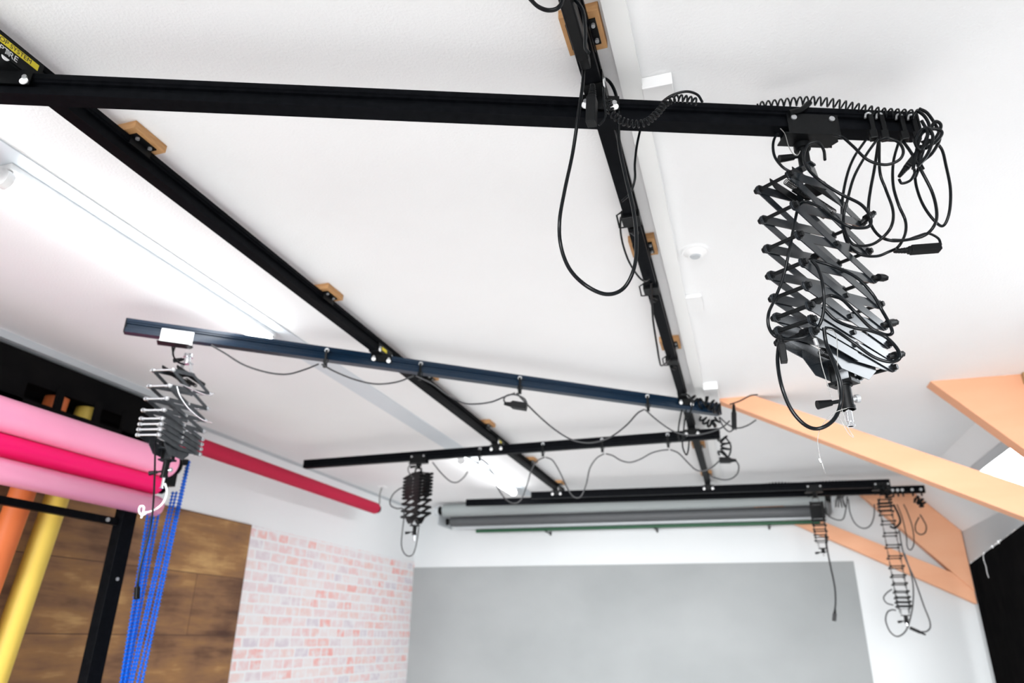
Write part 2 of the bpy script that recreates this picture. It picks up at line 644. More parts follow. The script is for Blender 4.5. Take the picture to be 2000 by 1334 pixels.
def rail(name, p0, p1, z0, label, mat, cat='rail', w=.050, group=None, caps=True):
    p0, p1 = Vector(p0), Vector(p1)
    p0.z = p1.z = z0
    d = (p1 - p0).normalized()
    side = d.cross(UP).normalized()
    t = thing(name, (p0 + p1) / 2, label, cat, group)
    MB().prism(rail_profile(w, .075), p0, p1, side, UP).build('rail_profile', mat, t, 0)
    if caps:
        for p, s in ((p0, -1), (p1, 1)):
            e = MB().obox(p + d * s * .003 + UP * .0375, d, side, UP, .003, w / 2 - .001, .037).build('end_cap', M['black_plastic'], t)
            bm = MB()
            for hz in (.018, .056):
                q = p + d * s * .006 + UP * hz
                bm.cyl(q, q + d * s * .004, .006, n=10)
            bm.build('end_screw', M['bolt'], e)
    return t, d, side


ZA = 2.89   # underside of the two overhead tracks
ZC = 2.81   # underside of the cross rails
rail('overhead_track', (-1.875, -0.4, 0), (-1.900, 7.85, 0), ZA, 'long black overhead track running diagonally through the left half of the ceiling', M['rail'], 'rail')
rail('overhead_track', (-0.278, -0.4, 0), (-0.296, 8.02, 0), ZA, 'long black overhead track beside the white ceiling beam', M['rail'], 'rail')


def crossrail(px_pts, label, mat, ext0=0, ext1=0, off=1):
    a, b_ = Vector(px_pts[0]), Vector(px_pts[1])
    d = (b_ - a).normalized()
    n = Vector((-d.y, d.x, 0))
    if n.y < 0:
        n = -n
    a = a + n * .025 - d * ext0
    b_ = b_ + n * .025 + d * ext1
    t, d, s = rail('cross_rail', a, b_, ZC, label, mat, 'rail')
    return a, b_, d, n


R1 = crossrail([(-1.886,1.070,2.810),(0.472,1.936,2.810)], 'nearest and longest black cross rail spanning the top of the picture', M['rail'], .5, .17)
R2 = crossrail([(-2.896,2.555,2.810),(-0.315,4.609,2.810)], 'blue-black cross rail carrying the silver lamp hanger, second from the camera', M['rail_blue'], 0, .33)
R3 = crossrail([(-3.794,5.577,2.810),(-0.426,5.440,2.810)], 'short-looking black cross rail carrying the folded lamp hanger, third from the camera', M['rail'], 0, .33)
R4 = crossrail([(-2.18,7.55,ZC),(1.42,7.72,ZC)], 'black cross rail in front of the grey rollers, nearer of the far pair', M['rail'])
R5 = crossrail([(-3.05,7.82,ZC),(1.80,8.12,ZC)], 'farthest black cross rail, lower and longer one of the far pair', M['rail'])


def on_rail(Rr, x):
    a, b_, d, n = Rr
    t = (x - a.x) / d.x
    return a + d * t


# ---------------------------------------------------------------- wood blocks with brackets
def mount_block(loc, label):
    x, y = loc
    t = thing('mount_block', (x, y, CEIL), label, 'bracket', 'plywood mounting blocks')
    MB().box((x - .066, y - .072, CEIL - .030), (x + .066, y + .072, CEIL)).build('wood_block', M['wood_block'], t, .002)
    k = MB().box((x - .050, y - .046, CEIL - .035), (x + .050, y + .046, CEIL - .030))
    for s in (-1, 1):
        k.box((x + s * .027 - .002, y - .046, CEIL - .065), (x + s * .027 + .002, y + .046, CEIL - .032))
    k.build('bracket_plate', M['black_metal'], t)
    for s in (-1, 1):
        for q in (-1, 1):
            c = Vector((x + s * .039, y + q * .028, CEIL - .035))
            MB().cyl(c, c - UP * .007, .007, n=10).build('bolt', M['bolt'], t)
    return t


TAX = lambda y: -1.875 - .025 * (y + .4) / 8.25
TBX = lambda y: -0.278 - .018 * (y + .4) / 8.42
blkA = [(1.52, 'plywood block beside the left track, nearest the first cross rail'),
        (2.76, 'plywood block beside the left track, midway between the first two cross rails'),
        (4.02, 'plywood block on the left track just behind the blue-black cross rail'),
        (5.20, 'small plywood block on the left track just before the third cross rail'),
        (6.50, 'small plywood block on the left track just beyond the third cross rail'),
        (7.62, 'small plywood block at the far end of the left track')]
blkB = [(1.49, 'large plywood block behind the black track at the top of the picture'),
        (2.73, 'plywood block on the right track left of the ceiling sensor'),
        (3.88, 'plywood block on the right track below the ceiling sensor'),
        (6.30, 'small plywood block on the right track just beyond the third cross rail'),
        (7.50, 'small dark plywood block at the far end of the right track')]
proto = mount_block((TAX(blkA[0][0]), blkA[0][0]), blkA[0][1])
for y, lb in blkA[1:]:
    c = copy_tree(proto)
    c.location = (TAX(y), y, CEIL)
    c['label'] = lb
for y, lb in blkB:
    c = copy_tree(proto)
    c.location = (TBX(y), y, CEIL)
    c.scale = (.84, 1, 1)
    c['label'] = lb


# ---------------------------------------------------------------- carriages joining track and cross rail
def side_plates(t, c, d, n, length, z0, z1, mat, bolts=True, half=.029):
    """two plates hugging the sides of a rail centred at c"""
    m = MB()
    for s in (-1, 1):
        m.obox(c + n * s * half + UP * ((z0 + z1) / 2 - c.z), d, n, UP, length / 2, .002, (z1 - z0) / 2)
    m.build('side_plate', mat, t)
    if bolts:
        for s in (-1, 1):
            for q in (-1, 1):
                p = c + d * q * (length / 2 - .016) + n * s * (half + .002)
                p.z = z0 + (z1 - z0) * .45
                wz = MB().cyl(p + UP * -.013, p + UP * -.013 + n * s * .003, .012, n=18)
                wz.build('roller', M['white_plastic'], t)
                MB().cyl(p, p + n * s * .006, .007, n=12).build('bolt', M['bolt'], t)


def carriage(Rr, X, label, yellow=False):
    c = on_rail(Rr, X(4) if callable(X) else X)
    c = on_rail(Rr, X(c.y))
    a, b_, d, n = Rr
    t = thing('rail_carriage', (c.x, c.y, ZA), label, 'trolley', 'carriages hanging the cross rails')
    side_plates(t, c, d, n, .118, ZC + .030, ZC + .080, M['black_metal'])
    # upper part running on the overhead track
    y = Vector((0, 1, 0))
    x = Vector((1, 0, 0))
    cc = Vector((c.x, c.y, ZA))
    side_plates(t, cc, y, x, .17, ZA - .004, ZA + .045, M['black_metal'], True, .0285)
    MB().obox(cc + UP * -.003, y, x, UP, .085, .030, .002).build('base_plate', M['black_metal'], t)
    if yellow:
        p = cc + x * .031 + UP * .022 + y * -.015
        MB().obox(p, y, x, UP, .030, .0006, .010).build('sticker', M['yellow'], t)
    return t


carriage(R1, TAX, 'rail carriage with bright bolts at the left picture edge')
carriage(R1, TBX, 'rail carriage where the nearest cross rail passes under the right track')
carriage(R2, TAX, 'rail carriage with yellow sticker joining the blue-black rail to the left track', True)
carriage(R2, TBX, 'rail carriage where the blue-black rail passes under the right track')
carriage(R3, TAX, 'rail carriage joining the third cross rail to the left track', True)
carriage(R3, TBX, 'rail carriage where the third cross rail passes under the right track')
carriage(R4, TAX, 'rail carriage at the far end of the left track')
carriage(R4, TBX, 'rail carriage at the far end of the right track')

# labelled plate on the left track, upper left corner
lp = thing('label_plate', (-1.845, 1.05, ZA + .03), 'black plate with a yellow lettered strip on the left track', 'label')
MB().box((-1.8495, .86, ZA + .002), (-1.846, 1.135, ZA + .066)).build('plate', M['black_metal'], lp)
MB().box((-1.846, .86, ZA + .034), (-1.8452, 1.12, ZA + .054)).build('yellow_strip', M['yellow'], lp)
text_part('lettering', 'TOP SYSTEM', .020, (-1.8449, .985, ZA + .038), (0, 1, 0), (1, 0, 0), M['text_black'], lp)
text_part('lettering', 'O PTRE', .026, (-1.8449, .975, ZA + .010), (0, 1, 0), (1, 0, 0), M['text_white'], lp)


# ---------------------------------------------------------------- pantograph lamp hangers
def bar_mesh(p, q, nrm, w=.024, t=.0028):
    p, q = Vector(p), Vector(q)
    d = (q - p).normalized()
    nrm = Vector(nrm).normalized()
    s = nrm.cross(d).normalized()
    pts = []
    r = w / 2
    k = 6
    for i in range(k + 1):
        a = -PI / 2 + PI * i / k
        pts.append(q + d * math.cos(a) * r + s * math.sin(a) * r)
    for i in range(k + 1):
        a = PI / 2 + PI * i / k
        pts.append(p + d * math.cos(a) * r + s * math.sin(a) * r)
    n = len(pts)
    v = [x - nrm * t / 2 for x in pts] + [x + nrm * t / 2 for x in pts]
    m = MB()
    m.add(v, [(i, (i + 1) % n, n + (i + 1) % n, n + i) for i in range(n)])
    m.add(v[:n], [tuple(reversed(range(n)))])
    m.add(v[n:], [tuple(range(n))])
    return m


def pantograph(ax, ay, th, d, zs, LL, label, bar_mat, rod_mat, ztop, zstem, body=True, bar_w=.024, knob=True, white=False, detail=True):
    u = Vector((math.cos(th), math.sin(th), 0))
    v = Vector((-math.sin(th), math.cos(th), 0))
    t = thing('pantograph_hanger', (ax, ay, ztop), label, 'lamp hanger', 'folding pantograph lamp hangers')
    o = Vector((ax, ay, 0))
    K = len(zs)

    def node(s, k, side, off=0.0):
        if k < K - 1:
            hh = (zs[k] - zs[k + 1]) / 2
        else:
            hh = (zs[k - 1] - zs[k]) / 2
        w = math.sqrt(max(LL * LL - hh * hh, 1e-4))
        return o + u * s * w + UP * zs[k] + v * (side * d / 2 + off)

    # crossing bars in two planes
    for side in (-1, 1):
        for k in range(K - 1):
            a0, a1 = node(-1, k, side, side * .002), node(1, k + 1, side, side * .002)
            b0, b1 = node(1, k, side, -side * .002), node(-1, k + 1, side, -side * .002)
            bar_mesh(a0, a1, v, bar_w).build('cross_bar', bar_mat, t)
            bar_mesh(b0, b1, v, bar_w).build('cross_bar', bar_mat, t)
            if detail:
                c = o + UP * (zs[k] + zs[k + 1]) / 2 + v * side * (d / 2 + .003)
                MB().cyl(c, c + v * side * .007, .0075, n=8).build('pivot_bolt', rod_mat, t)
    # rods joining the planes at the outer nodes
    for k in range(K):
        for s in (-1, 1):
            p, q = node(s, k, -1, -.003), node(s, k, 1, .003)
            m = MB().cyl(p, q, .0055, n=10)
            for e, sg in ((p, -1), (q, 1)):
                m.cyl(e, e + v * sg * .004, .0115, n=12)
                m.cyl(e + v * sg * .004, e + v * sg * .011, .008, n=6)
                m.cyl(e - v * sg * .008, e - v * sg * .004, .010, n=10)
            m.build('spacer_rod', rod_mat, t)
    # top half links and bracket
    hh = (zs[0] - zs[1]) / 2
    ct = o + UP * (zs[0] + hh)
    hb = (zs[-2] - zs[-1]) / 2
    cb = o + UP * (zs[-1] - max(hb, .016))
    for side in (-1, 1):
        for s in (-1, 1):
            bar_mesh(node(s, 0, side, s * .002), ct + v * (side * d / 2 + s * .002), v, bar_w).build('half_bar', bar_mat, t)
            bar_mesh(node(s, K - 1, side, s * .002), cb + v * (side * d / 2 + s * .002), v, bar_w).build('half_bar', bar_mat, t)
    ln = LL * .74
    # long folded channel that holds the springs, top and bottom
    for nm, c, sg in (('spring_channel', ct, 1), ('lower_channel', cb, -1)):
        m = MB()
        m.obox(c + UP * sg * .006, u, v, UP, ln * .28, d / 2 - .012, .0015)
        for s in (-1, 1):
            # side flanges with clipped corners
            L2 = ln * (1.0 if sg > 0 else .75)
            base = c + v * s * (d / 2 - .010)
            pts = [(-L2, .004 * sg), (L2, .004 * sg), (L2, -.008 * sg), (L2 - .02, -.022 * sg), (-L2 + .02, -.022 * sg), (-L2, -.008 * sg)]
            if sg < 0:
                L2 = ln * .80
                pts = [(-L2, .012), (L2, .012), (L2, -.010), (L2 - .05, -.046), (-L2 + .05, -.046), (-L2, -.010)]
            vv = [base + u * x + UP * y - v * .001 for x, y in pts] + [base + u * x + UP * y + v * .001 for x, y in pts]
            m.add(vv, [(i, (i + 1) % 6, 6 + (i + 1) % 6, 6 + i) for i in range(6)])
            m.add(vv[:6], [(5, 4, 3, 2, 1, 0)])
            m.add(vv[6:], [(0, 1, 2, 3, 4, 5)])
        m.build(nm, M['black_metal'] if sg > 0 else bar_mat, t)
    if detail:
        for s in (-1, 1):
            MB().helix([ct + u * s * .02 - UP * .016, ct + u * s * ln * .85 - UP * .016], .009, .0013, .006).build('spring', M['black_metal'], t)
            MB().helix([cb + u * s * .02 + UP * .004, cb + u * s * ln * .6 + UP * .004], .009, .0013, .006).build('spring', M['black_metal'], t)
    # yoke and neck up to the trolley
    neck = MB()
    for s in (-1, 1):
        bar = bar_mesh(ct + v * s * (d / 2 - .014), ct + v * s * (d / 2 - .026) + UP * ((ztop - ct.z) * .45), v, .030, .003)
        neck.v, neck.f, neck.sm = neck.v, neck.f, neck.sm
        neck.add(bar.v, bar.f)
    zz = ct.z + (ztop - ct.z) * .50
    neck.obox(Vector((ax, ay, zz)), u, v, UP, .014, d / 2 - .020, .003)
    neck.build('yoke', bar_mat if not white else rod_mat, t)
    sck = MB().cyl((ax, ay, zz), (ax, ay, ztop - .012), .017, n=18)
    sck.cyl((ax, ay, ztop - .030), (ax, ay, ztop - .012), .024, n=18)
    sck.build('socket', M['black_metal'] if not white else rod_mat, t)
    # top clamp lever
    pz = zz + (ztop - zz) * .45
    kd = (-u * .6 - v * .2 * (1 if th < 1 else -1) - Vector((0, .5, 0))).normalized()
    kd = Vector((-.95, -.3, -.18)).normalized()
    if knob:
        m = MB().cyl(Vector((ax, ay, pz)), Vector((ax, ay, pz)) + kd * .04, .006, n=10)
        m.cyl(Vector((ax, ay, pz)) + kd * .03, Vector((ax, ay, pz)) + kd * .075, .0095, .012, n=12)
        m.build('clamp_lever', M['black_plastic'], t)
    # lower fork, socket and spigot
    lz = cb.z - .03
    fk = MB()
    for s in (-1, 1):
        fk.obox(Vector((ax, ay, cb.z - .035)) + v * s * (d / 2 - .02), u, v, UP, .012, .002, .028)
    fk.obox(Vector((ax, ay, cb.z - .062)), u, v, UP, .022, d / 2 - .012, .004)
    fk.build('lower_fork', M['black_metal'], t)
    s0 = cb.z - .062
    s1 = s0 - max(.03, (s0 - zstem) * .62)
    sk = MB().cyl((ax, ay, s0), (ax, ay, s1), .0165, n=20)
    sk.cyl((ax, ay, s0), (ax, ay, s0 - .008), .0215, n=20)
    sk.cyl((ax, ay, s1 + .010), (ax, ay, s1), .0195, n=20)
    sk.build('lower_socket', M['black_metal'], t)
    MB().cyl((ax, ay, s1), (ax, ay, zstem + .012), .0085, n=16).cyl((ax, ay, zstem + .012), (ax, ay, zstem), .0065, n=16).cyl((ax, ay, zstem + .004), (ax, ay, zstem), .011, n=16).build('spigot', M['chrome'], t)
    pz = (s0 + s1) / 2 - .01
    m = MB().cyl((ax, ay, pz), Vector((ax, ay, pz)) + kd * .045, .005, n=10)
    m.cyl(Vector((ax, ay, pz)) + kd * .04, Vector((ax, ay, pz)) + kd * .078, .008, .012, n=12)
    m.build('lower_knob', M['black_plastic'], t)
    m = MB().cyl(Vector((ax, ay, pz)), Vector((ax, ay, pz)) - kd * .028, .005, n=10)
    m.cyl(Vector((ax, ay, pz)) - kd * .024, Vector((ax, ay, pz)) - kd * .034, .011, n=8)
    m.build('wing_nut', M['bolt'], t)
    return t, node, ct, cb


def trolley(Rr, x, label, mat, length=.155):
    c = on_rail(Rr, x)
    a, b_, d, n = Rr
    t = thing('hanger_trolley', (c.x, c.y, ZC), label, 'trolley')
    m = MB()
    for s in (-1, 1):
        m.obox(c + n * s * .029 + UP * .008, d, n, UP, length / 2, .0018, .036)
    m.build('side_plate', mat, t)
    w = MB()
    pts = [(-length / 2 - .012, -.031), (length / 2 - .012, -.031), (length / 2 + .006, 0), (length / 2 - .012, .031), (-length / 2 - .012, .031)]
    for zz in (0,):
        vv = [c + d * x_ + n * y_ + UP * -.029 for x_, y_ in pts] + [c + d * x_ + n * y_ + UP * -.025 for x_, y_ in pts]
        w.add(vv, [(i, (i + 1) % 5, 5 + (i + 1) % 5, 5 + i) for i in range(5)])
        w.add(vv[:5], [(4, 3, 2, 1, 0)])
        w.add(vv[5:], [(0, 1, 2, 3, 4)])
    w.build('bottom_plate', mat if mat != M['white_plastic'] else M['black_metal'], t)
    for s in (-1, 1):
        for q in (-1, 1):
            p = c + d * q * (length / 2 - .020) + n * s * .031 + UP * .028
            MB().cyl(p, p + n * s * .004, .0085, n=14).build('bolt', M['bolt'], t)
    return c


def zl(*a):
    return [x + 1.4 for x in a]


c1 = trolley(R1, .315, 'black trolley on the nearest rail holding the big black lamp hanger', M['black_metal'])
P1 = pantograph(.289, 1.915, .9646, .090, zl(1.159, 1.061, .970, .889, .822, .767, .729, .698), .198,
                'large black pantograph lamp hanger in the right foreground', M['bar'], M['black_metal'], ZC - .020, 1.4 + .505, bar_w=.026)
c2 = trolley(R2, -2.72, 'white-faced trolley on the blue-black rail above the silver lamp hanger', M['white_plastic'])  # white plates paint the tube glare on this trolley
P2 = pantograph(-2.739, 2.847, 1.7805, .099, zl(1.2168, 1.1322, 1.0648, 1.0055, .9625, .9345, .908, .8805), .198,
                'silver and grey pantograph lamp hanger in front of the pink rolls', M['bar_grey'], M['zinc'], ZC - .020, 1.4 + .66, white=True, bar_w=.019)
c3 = trolley(R3, -2.62, 'small black trolley on the third cross rail above the folded lamp hanger', M['black_metal'])
P3 = pantograph(c3.x, c3.y, -.70, .100, zl(1.270, 1.240, 1.212, 1.184, 1.156, 1.128, 1.098, 1.05, .99, .94), .165,
                'small folded black pantograph lamp hanger in front of the brick wallpaper corner', M['black_metal'], M['black_metal'], ZC - .020, 1.4 + .73, detail=False)
c4 = trolley(R4, .725, 'black trolley on the nearer far rail above the short lamp hanger', M['black_metal'])
P4 = pantograph(c4.x, c4.y, 1.50, .100, zl(1.262, 1.246, 1.230, 1.214, 1.198, 1.182, 1.166, 1.150, 1.134, 1.118, 1.09, 1.04, .985, .93), .13,
                'short black pantograph lamp hanger below the far rail, seen as a small ladder', M['black_metal'], M['black_metal'], ZC - .020, 1.4 + .77, detail=False)
c5 = trolley(R4, 1.345, 'black trolley at the right end of the far rail above the long lamp hanger', M['black_metal'])
P5 = pantograph(c5.x, c5.y, 1.46, .100, zl(1.27, 1.24, 1.21, 1.16, 1.07, .96, .85, .75, .66, .58, .51, .44, .39, .35, .315), .13,
                'long extended black ladder-like pantograph lamp hanger at the right', M['black_metal'], M['black_metal'], ZC - .020, 1.4 + .13, detail=False, bar_w=.015)


# ---------------------------------------------------------------- cable hangers on the rails
def clip_hanger(p, label):
    x, y, z = p
    t = thing('cable_hanger', (x, y, z), label, 'cable clip', 'cable hangers on the cross rails')
    MB().cyl((x, y - .004, z + .050), (x, y + .004, z + .050), .013, n=16).build('wheel', M['bolt'], t)
    m = MB().box((x - .007, y - .007, z - .030), (x + .007, y - .003, z + .052))
    m.tube([(x - .010, y, z + .0), (x - .014, y, z - .018), (x, y, z - .034), (x + .014, y, z - .018), (x + .010, y, z + .0)], .003, 6)
    m.build('hook', M['black_plastic'], t)
    MB().box((x - .009, y - .010, z - .052), (x + .009, y + .006, z - .032)).build('clamp', M['black_plastic'], t)
    return t


def rail_front(Rr, x):
    c = on_rail(Rr, x)
    return c - Rr[3] * .034


h2 = [(-2.124, 'cable hanger on the blue-black rail, nearest the silver lamp hanger'), (-1.705, 'cable hanger on the blue-black rail just right of the left track'),
      (-1.22, 'cable hanger on the blue-black rail with the looped plug under it'), (-0.522, 'cable hanger on the blue-black rail nearest the right track')]
h3 = [(-2.037, 'cable hanger on the third rail between the folded lamp hanger and the left track'), (-1.482, 'cable hanger on the third rail just right of the left track'),
      (-0.99, 'cable hanger on the third rail, middle of its right half'), (-0.475, 'cable hanger on the third rail nearest the right track')]
hp = None
for Rr, hs in ((R2, h2), (R3, h3)):
    for x, lb in hs:
        p = rail_front(Rr, x)
        if hp is None:
            hp = clip_hanger((p.x, p.y, ZC), lb)
        else:
            q = copy_tree(hp)
            q.location = (p.x, p.y, ZC)
            q['label'] = lb

# four grip clips near the right end of the nearest rail
gp = None
for i, (x, lb) in enumerate(((.477, 'black grip clip on the nearest rail, closest to the big lamp hanger'), (.509, 'black grip clip on the nearest rail, second from the lamp hanger'),
                             (.566, 'black grip clip on the nearest rail, second from the rail end'), (.600, 'black grip clip on the nearest rail, closest to the rail end'))):
    p = rail_front(R1, x)
    if gp is None:
        gp = thing('grip_clip', (p.x, p.y, ZC), lb, 'cable clip', 'grip clips at the end of the nearest rail')
        m = MB()
        X, Y, Z = p.x, p.y, ZC
        m.tube([(X - .012, Y - .003, Z + .036), (X - .008, Y - .003, Z + .050), (X + .002, Y - .003, Z + .052), (X + .006, Y - .003, Z + .040)], .0035, 6)
        m.build('hook_ring', M['bolt'], gp)
        MB().box((X - .004, Y - .009, Z - .014), (X + .009, Y - .002, Z + .044)).build('arm', M['black_plastic'], gp, .002)
        MB().box((X - .011, Y - .012, Z - .044), (X + .010, Y + .010, Z - .012)).build('clamp', M['black_plastic'], gp, .003)
    else:
        q = copy_tree(gp)
        q.location = (p.x, p.y, ZC)
        q['label'] = lb


# ---------------------------------------------------------------- cables
def cable(path, r, label, mat=None, name='power_cable', cat='cable', group=None):
    o = MB().tube(path, r, 8, 7).build(name, mat or M['rubber'])
    return tag(o, label, cat, group)


def plug(p, q, r, label, name='plug_connector', ribs=True, lab_cat='connector'):
    """IEC style plug from cable end p to face q"""
    p, q = Vector(p), Vector(q)
    d, a, b_ = basis(q - p)
    L = (q - p).length
    t = thing(name, (p + q) / 2, label, lab_cat)
    m = MB().obox(p + d * L * .68, d, a, b_, L * .32, r, r * .72)
    m.obox(p + d * L * .40, d, a, b_, L * .10, r * .78, r * .6)
    m.build('body', M['black_plastic'], t, .002)
    s = MB().cyl(p, p + d * L * .34, r * .38, r * .6, n=12)
    if ribs:
        for i in range(5):
            c = p + d * L * (.04 + .06 * i)
            s.cyl(c, c + d * L * .03, r * (.46 + .05 * i), n=12)
    s.build('strain_relief', M['black_plastic'], t)
    return t


#-- big foreground hanger
cable([(0.235,1.880,2.827),(0.210,1.884,2.788),(0.205,1.878,2.732),(0.221,1.878,2.689),(0.245,1.884,2.666)], .0042, 'thin black cable looping from the near trolley down to the lamp hanger top left')
cable([(0.372,1.880,2.771),(0.396,1.886,2.761),(0.416,1.876,2.718),(0.447,1.877,2.663),(0.489,1.886,2.644),(0.523,1.880,2.647),(0.538,1.874,2.667),(0.537,1.884,2.706),(0.512,1.883,2.728),(0.487,1.874,2.719)], .0042, 'black cable swinging from the near trolley right to the grip clips')
cable([(0.477,1.970,2.799),(0.436,1.979,2.748),(0.403,1.964,2.675),(0.378,1.964,2.591),(0.371,1.980,2.522),(0.372,1.969,2.456),(0.397,1.961,2.411),(0.441,1.977,2.407),(0.473,1.975,2.415),(0.489,1.960,2.414)], .0042, 'outermost left black cable loop below the grip clips')
cable([(0.497,1.930,2.766),(0.457,1.939,2.718),(0.414,1.924,2.645),(0.385,1.924,2.572),(0.369,1.940,2.524),(0.365,1.929,2.468),(0.378,1.921,2.423),(0.422,1.937,2.424),(0.457,1.935,2.442),(0.481,1.920,2.467),(0.495,1.931,2.522),(0.491,1.939,2.596),(0.482,1.923,2.648),(0.499,1.926,2.755)], .0042, 'black cable loop crossing inside the outermost loop under the clips')
cable([(0.507,1.960,2.783),(0.481,1.969,2.690),(0.456,1.954,2.613),(0.441,1.954,2.555),(0.441,1.970,2.513),(0.453,1.959,2.462),(0.481,1.951,2.436),(0.527,1.967,2.441),(0.566,1.965,2.446),(0.590,1.950,2.463),(0.608,1.961,2.507),(0.613,1.969,2.578),(0.595,1.953,2.646),(0.580,1.956,2.721),(0.569,1.970,2.777)], .0044, 'broad black cable loop hanging lowest from clips to rail end')
cable([(0.570,1.990,2.794),(0.543,1.999,2.726),(0.524,1.984,2.637),(0.526,1.984,2.567),(0.538,2.000,2.522),(0.528,1.989,2.475),(0.506,1.981,2.436),(0.490,1.997,2.427)], .0042, 'black cable dropping straight from clips to the loose plug')
cable([(0.592,2.000,2.689),(0.589,2.009,2.633),(0.590,1.994,2.561),(0.607,1.994,2.507),(0.631,2.010,2.493),(0.651,1.999,2.527),(0.666,1.991,2.597),(0.676,2.007,2.685),(0.675,2.005,2.748),(0.649,1.990,2.772),(0.628,2.001,2.778)], .0042, 'black cable loop farthest right below the rail end')
cable([(0.611,2.000,2.429),(0.608,2.000,2.451),(0.586,2.000,2.470),(0.556,2.000,2.465),(0.529,2.000,2.459),(0.493,2.000,2.465)], .0035, 'short black cable tail curling over the loose plug', None)
plug((0.487,1.980,2.417), (0.607,2.000,2.420), .014, 'loose black plug connector hanging below the cable loops')
plug((0.535,1.950,2.639), (0.614,1.970,2.735), .013, 'black plug tucked in the cable bundle at the rail end')
cable([(0.533,1.950,2.630),(0.538,1.950,2.615),(0.561,1.950,2.621),(0.579,1.950,2.647)], .004, 'short black cable hook under the bundled plug')
# bundle at the rail end
for i, (pp, lb) in enumerate((([(0.623,1.960,2.866),(0.640,1.960,2.837),(0.644,1.960,2.795),(0.621,1.960,2.744),(0.598,1.960,2.695),(0.602,1.960,2.658)], 'black cable bent down over the nearest rail end'),
                ([(0.643,1.970,2.780),(0.664,1.970,2.820),(0.678,1.970,2.804),(0.658,1.970,2.766),(0.626,1.970,2.742),(0.598,1.970,2.684)], 'blue-black cable knot loop poking out beyond the rail end'),
                ([(0.637,1.980,2.884),(0.656,1.980,2.861),(0.670,1.980,2.804),(0.669,1.980,2.764),(0.640,1.980,2.719),(0.608,1.980,2.693),(0.584,1.980,2.649)], 'black cable strand over the nearest rail end, outermost of the tangle'),
                ([(0.623,1.940,2.810),(0.629,1.940,2.760),(0.604,1.940,2.711),(0.593,1.940,2.736),(0.610,1.940,2.772),(0.633,1.940,2.781),(0.640,1.940,2.747),(0.617,1.940,2.694),(0.584,1.940,2.657)], 'thin black cable strand knotted at the nearest rail end'),
                ([(0.618,1.950,2.719),(0.651,1.950,2.739),(0.669,1.950,2.766),(0.649,1.950,2.782),(0.617,1.950,2.771),(0.594,1.950,2.716),(0.574,1.950,2.657)], 'black cable tangle wound around the nearest rail end'))):
    cable(pp, .0048, lb)
o = MB().helix([(0.179,1.900,2.939),(0.258,1.908,2.940),(0.334,1.916,2.936),(0.395,1.924,2.919),(0.456,1.931,2.893),(0.523,1.939,2.865),(0.578,1.947,2.853),(0.621,1.955,2.845)], .0125, .0029, .0185).build('coiled_cable', M['rubber'])
tag(o, 'black coiled cable lying along the top of the nearest rail end', 'cable')
cable([R1[1] + R1[2] * -.33 - R1[3] * .034 + UP * .085, R1[1] + R1[2] * -.36 - R1[3] * .036 + UP * .055, R1[1] + R1[2] * -.40 - R1[3] * .036 + UP * .04], .009, 'small black tie wrapped over the coiled cable above the near trolley', M['black_plastic'], 'cable_tie', 'tie')

# cables woven through the big hanger
cable([(0.324,1.800,2.634),(0.327,1.809,2.673),(0.313,1.787,2.685),(0.289,1.786,2.685),(0.274,1.801,2.667),(0.272,1.786,2.613),(0.296,1.773,2.554),(0.342,1.790,2.513),(0.385,1.785,2.469),(0.397,1.765,2.420),(0.398,1.776,2.400),(0.385,1.782,2.394),(0.348,1.760,2.389),(0.318,1.761,2.416),(0.291,1.776,2.465),(0.268,1.759,2.474),(0.248,1.749,2.478),(0.234,1.765,2.478),(0.218,1.758,2.432),(0.194,1.739,2.347),(0.168,1.752,2.268),(0.139,1.756,2.207),(0.119,1.733,2.161),(0.115,1.737,2.127),(0.128,1.750,2.104),(0.156,1.731,2.085),(0.197,1.724,2.085),(0.229,1.741,2.114),(0.246,1.730,2.153),(0.251,1.713,2.207),(0.249,1.728,2.265),(0.238,1.729,2.292)], .0042, 'long black cable woven down the front of the big lamp hanger')
cable([(0.245,1.760,2.308),(0.288,1.769,2.289),(0.334,1.754,2.244),(0.363,1.754,2.195),(0.381,1.770,2.154),(0.389,1.759,2.111),(0.389,1.751,2.083),(0.376,1.767,2.087),(0.348,1.765,2.108),(0.316,1.750,2.150),(0.296,1.761,2.189),(0.273,1.769,2.207),(0.253,1.753,2.195)], .0042, 'black cable bulging past the right side of the big lamp hanger')
cable([(0.245,1.740,2.165),(0.271,1.748,2.130),(0.306,1.735,2.100),(0.341,1.736,2.088),(0.373,1.748,2.073),(0.390,1.739,2.037),(0.389,1.733,2.011),(0.370,1.745,2.009),(0.337,1.744,2.025),(0.297,1.732,2.062),(0.264,1.741,2.101),(0.244,1.747,2.112)], .0042, 'lower black cable loop at the right foot of the big lamp hanger')
cable([(0.238,1.720,2.102),(0.239,1.729,2.062),(0.247,1.714,2.003),(0.252,1.714,1.952),(0.247,1.730,1.910),(0.225,1.719,1.871),(0.191,1.711,1.851),(0.164,1.727,1.866),(0.139,1.725,1.904),(0.124,1.710,1.958),(0.123,1.721,2.024),(0.133,1.729,2.079)], .0046, 'thick black cable loop hanging lowest under the big lamp hanger')
plug((0.137,1.710,2.089), (0.137,1.710,2.018), .011, 'small black plug at the lower left of the big lamp hanger')
wires = thing('safety_wire', (0.276,1.800,1.916), 'thin steel safety wire looped at the foot of the big lamp hanger', 'wire')
MB().tube([(0.248,1.740,2.105),(0.261,1.740,2.099),(0.265,1.740,2.073),(0.259,1.740,2.027),(0.251,1.740,1.976),(0.249,1.740,1.913),(0.255,1.740,1.860),(0.264,1.740,1.834),(0.254,1.740,1.844),(0.242,1.740,1.882),(0.241,1.740,1.901)], .0009, 5, 6).build('wire_loop', M['steel_wire'], wires)
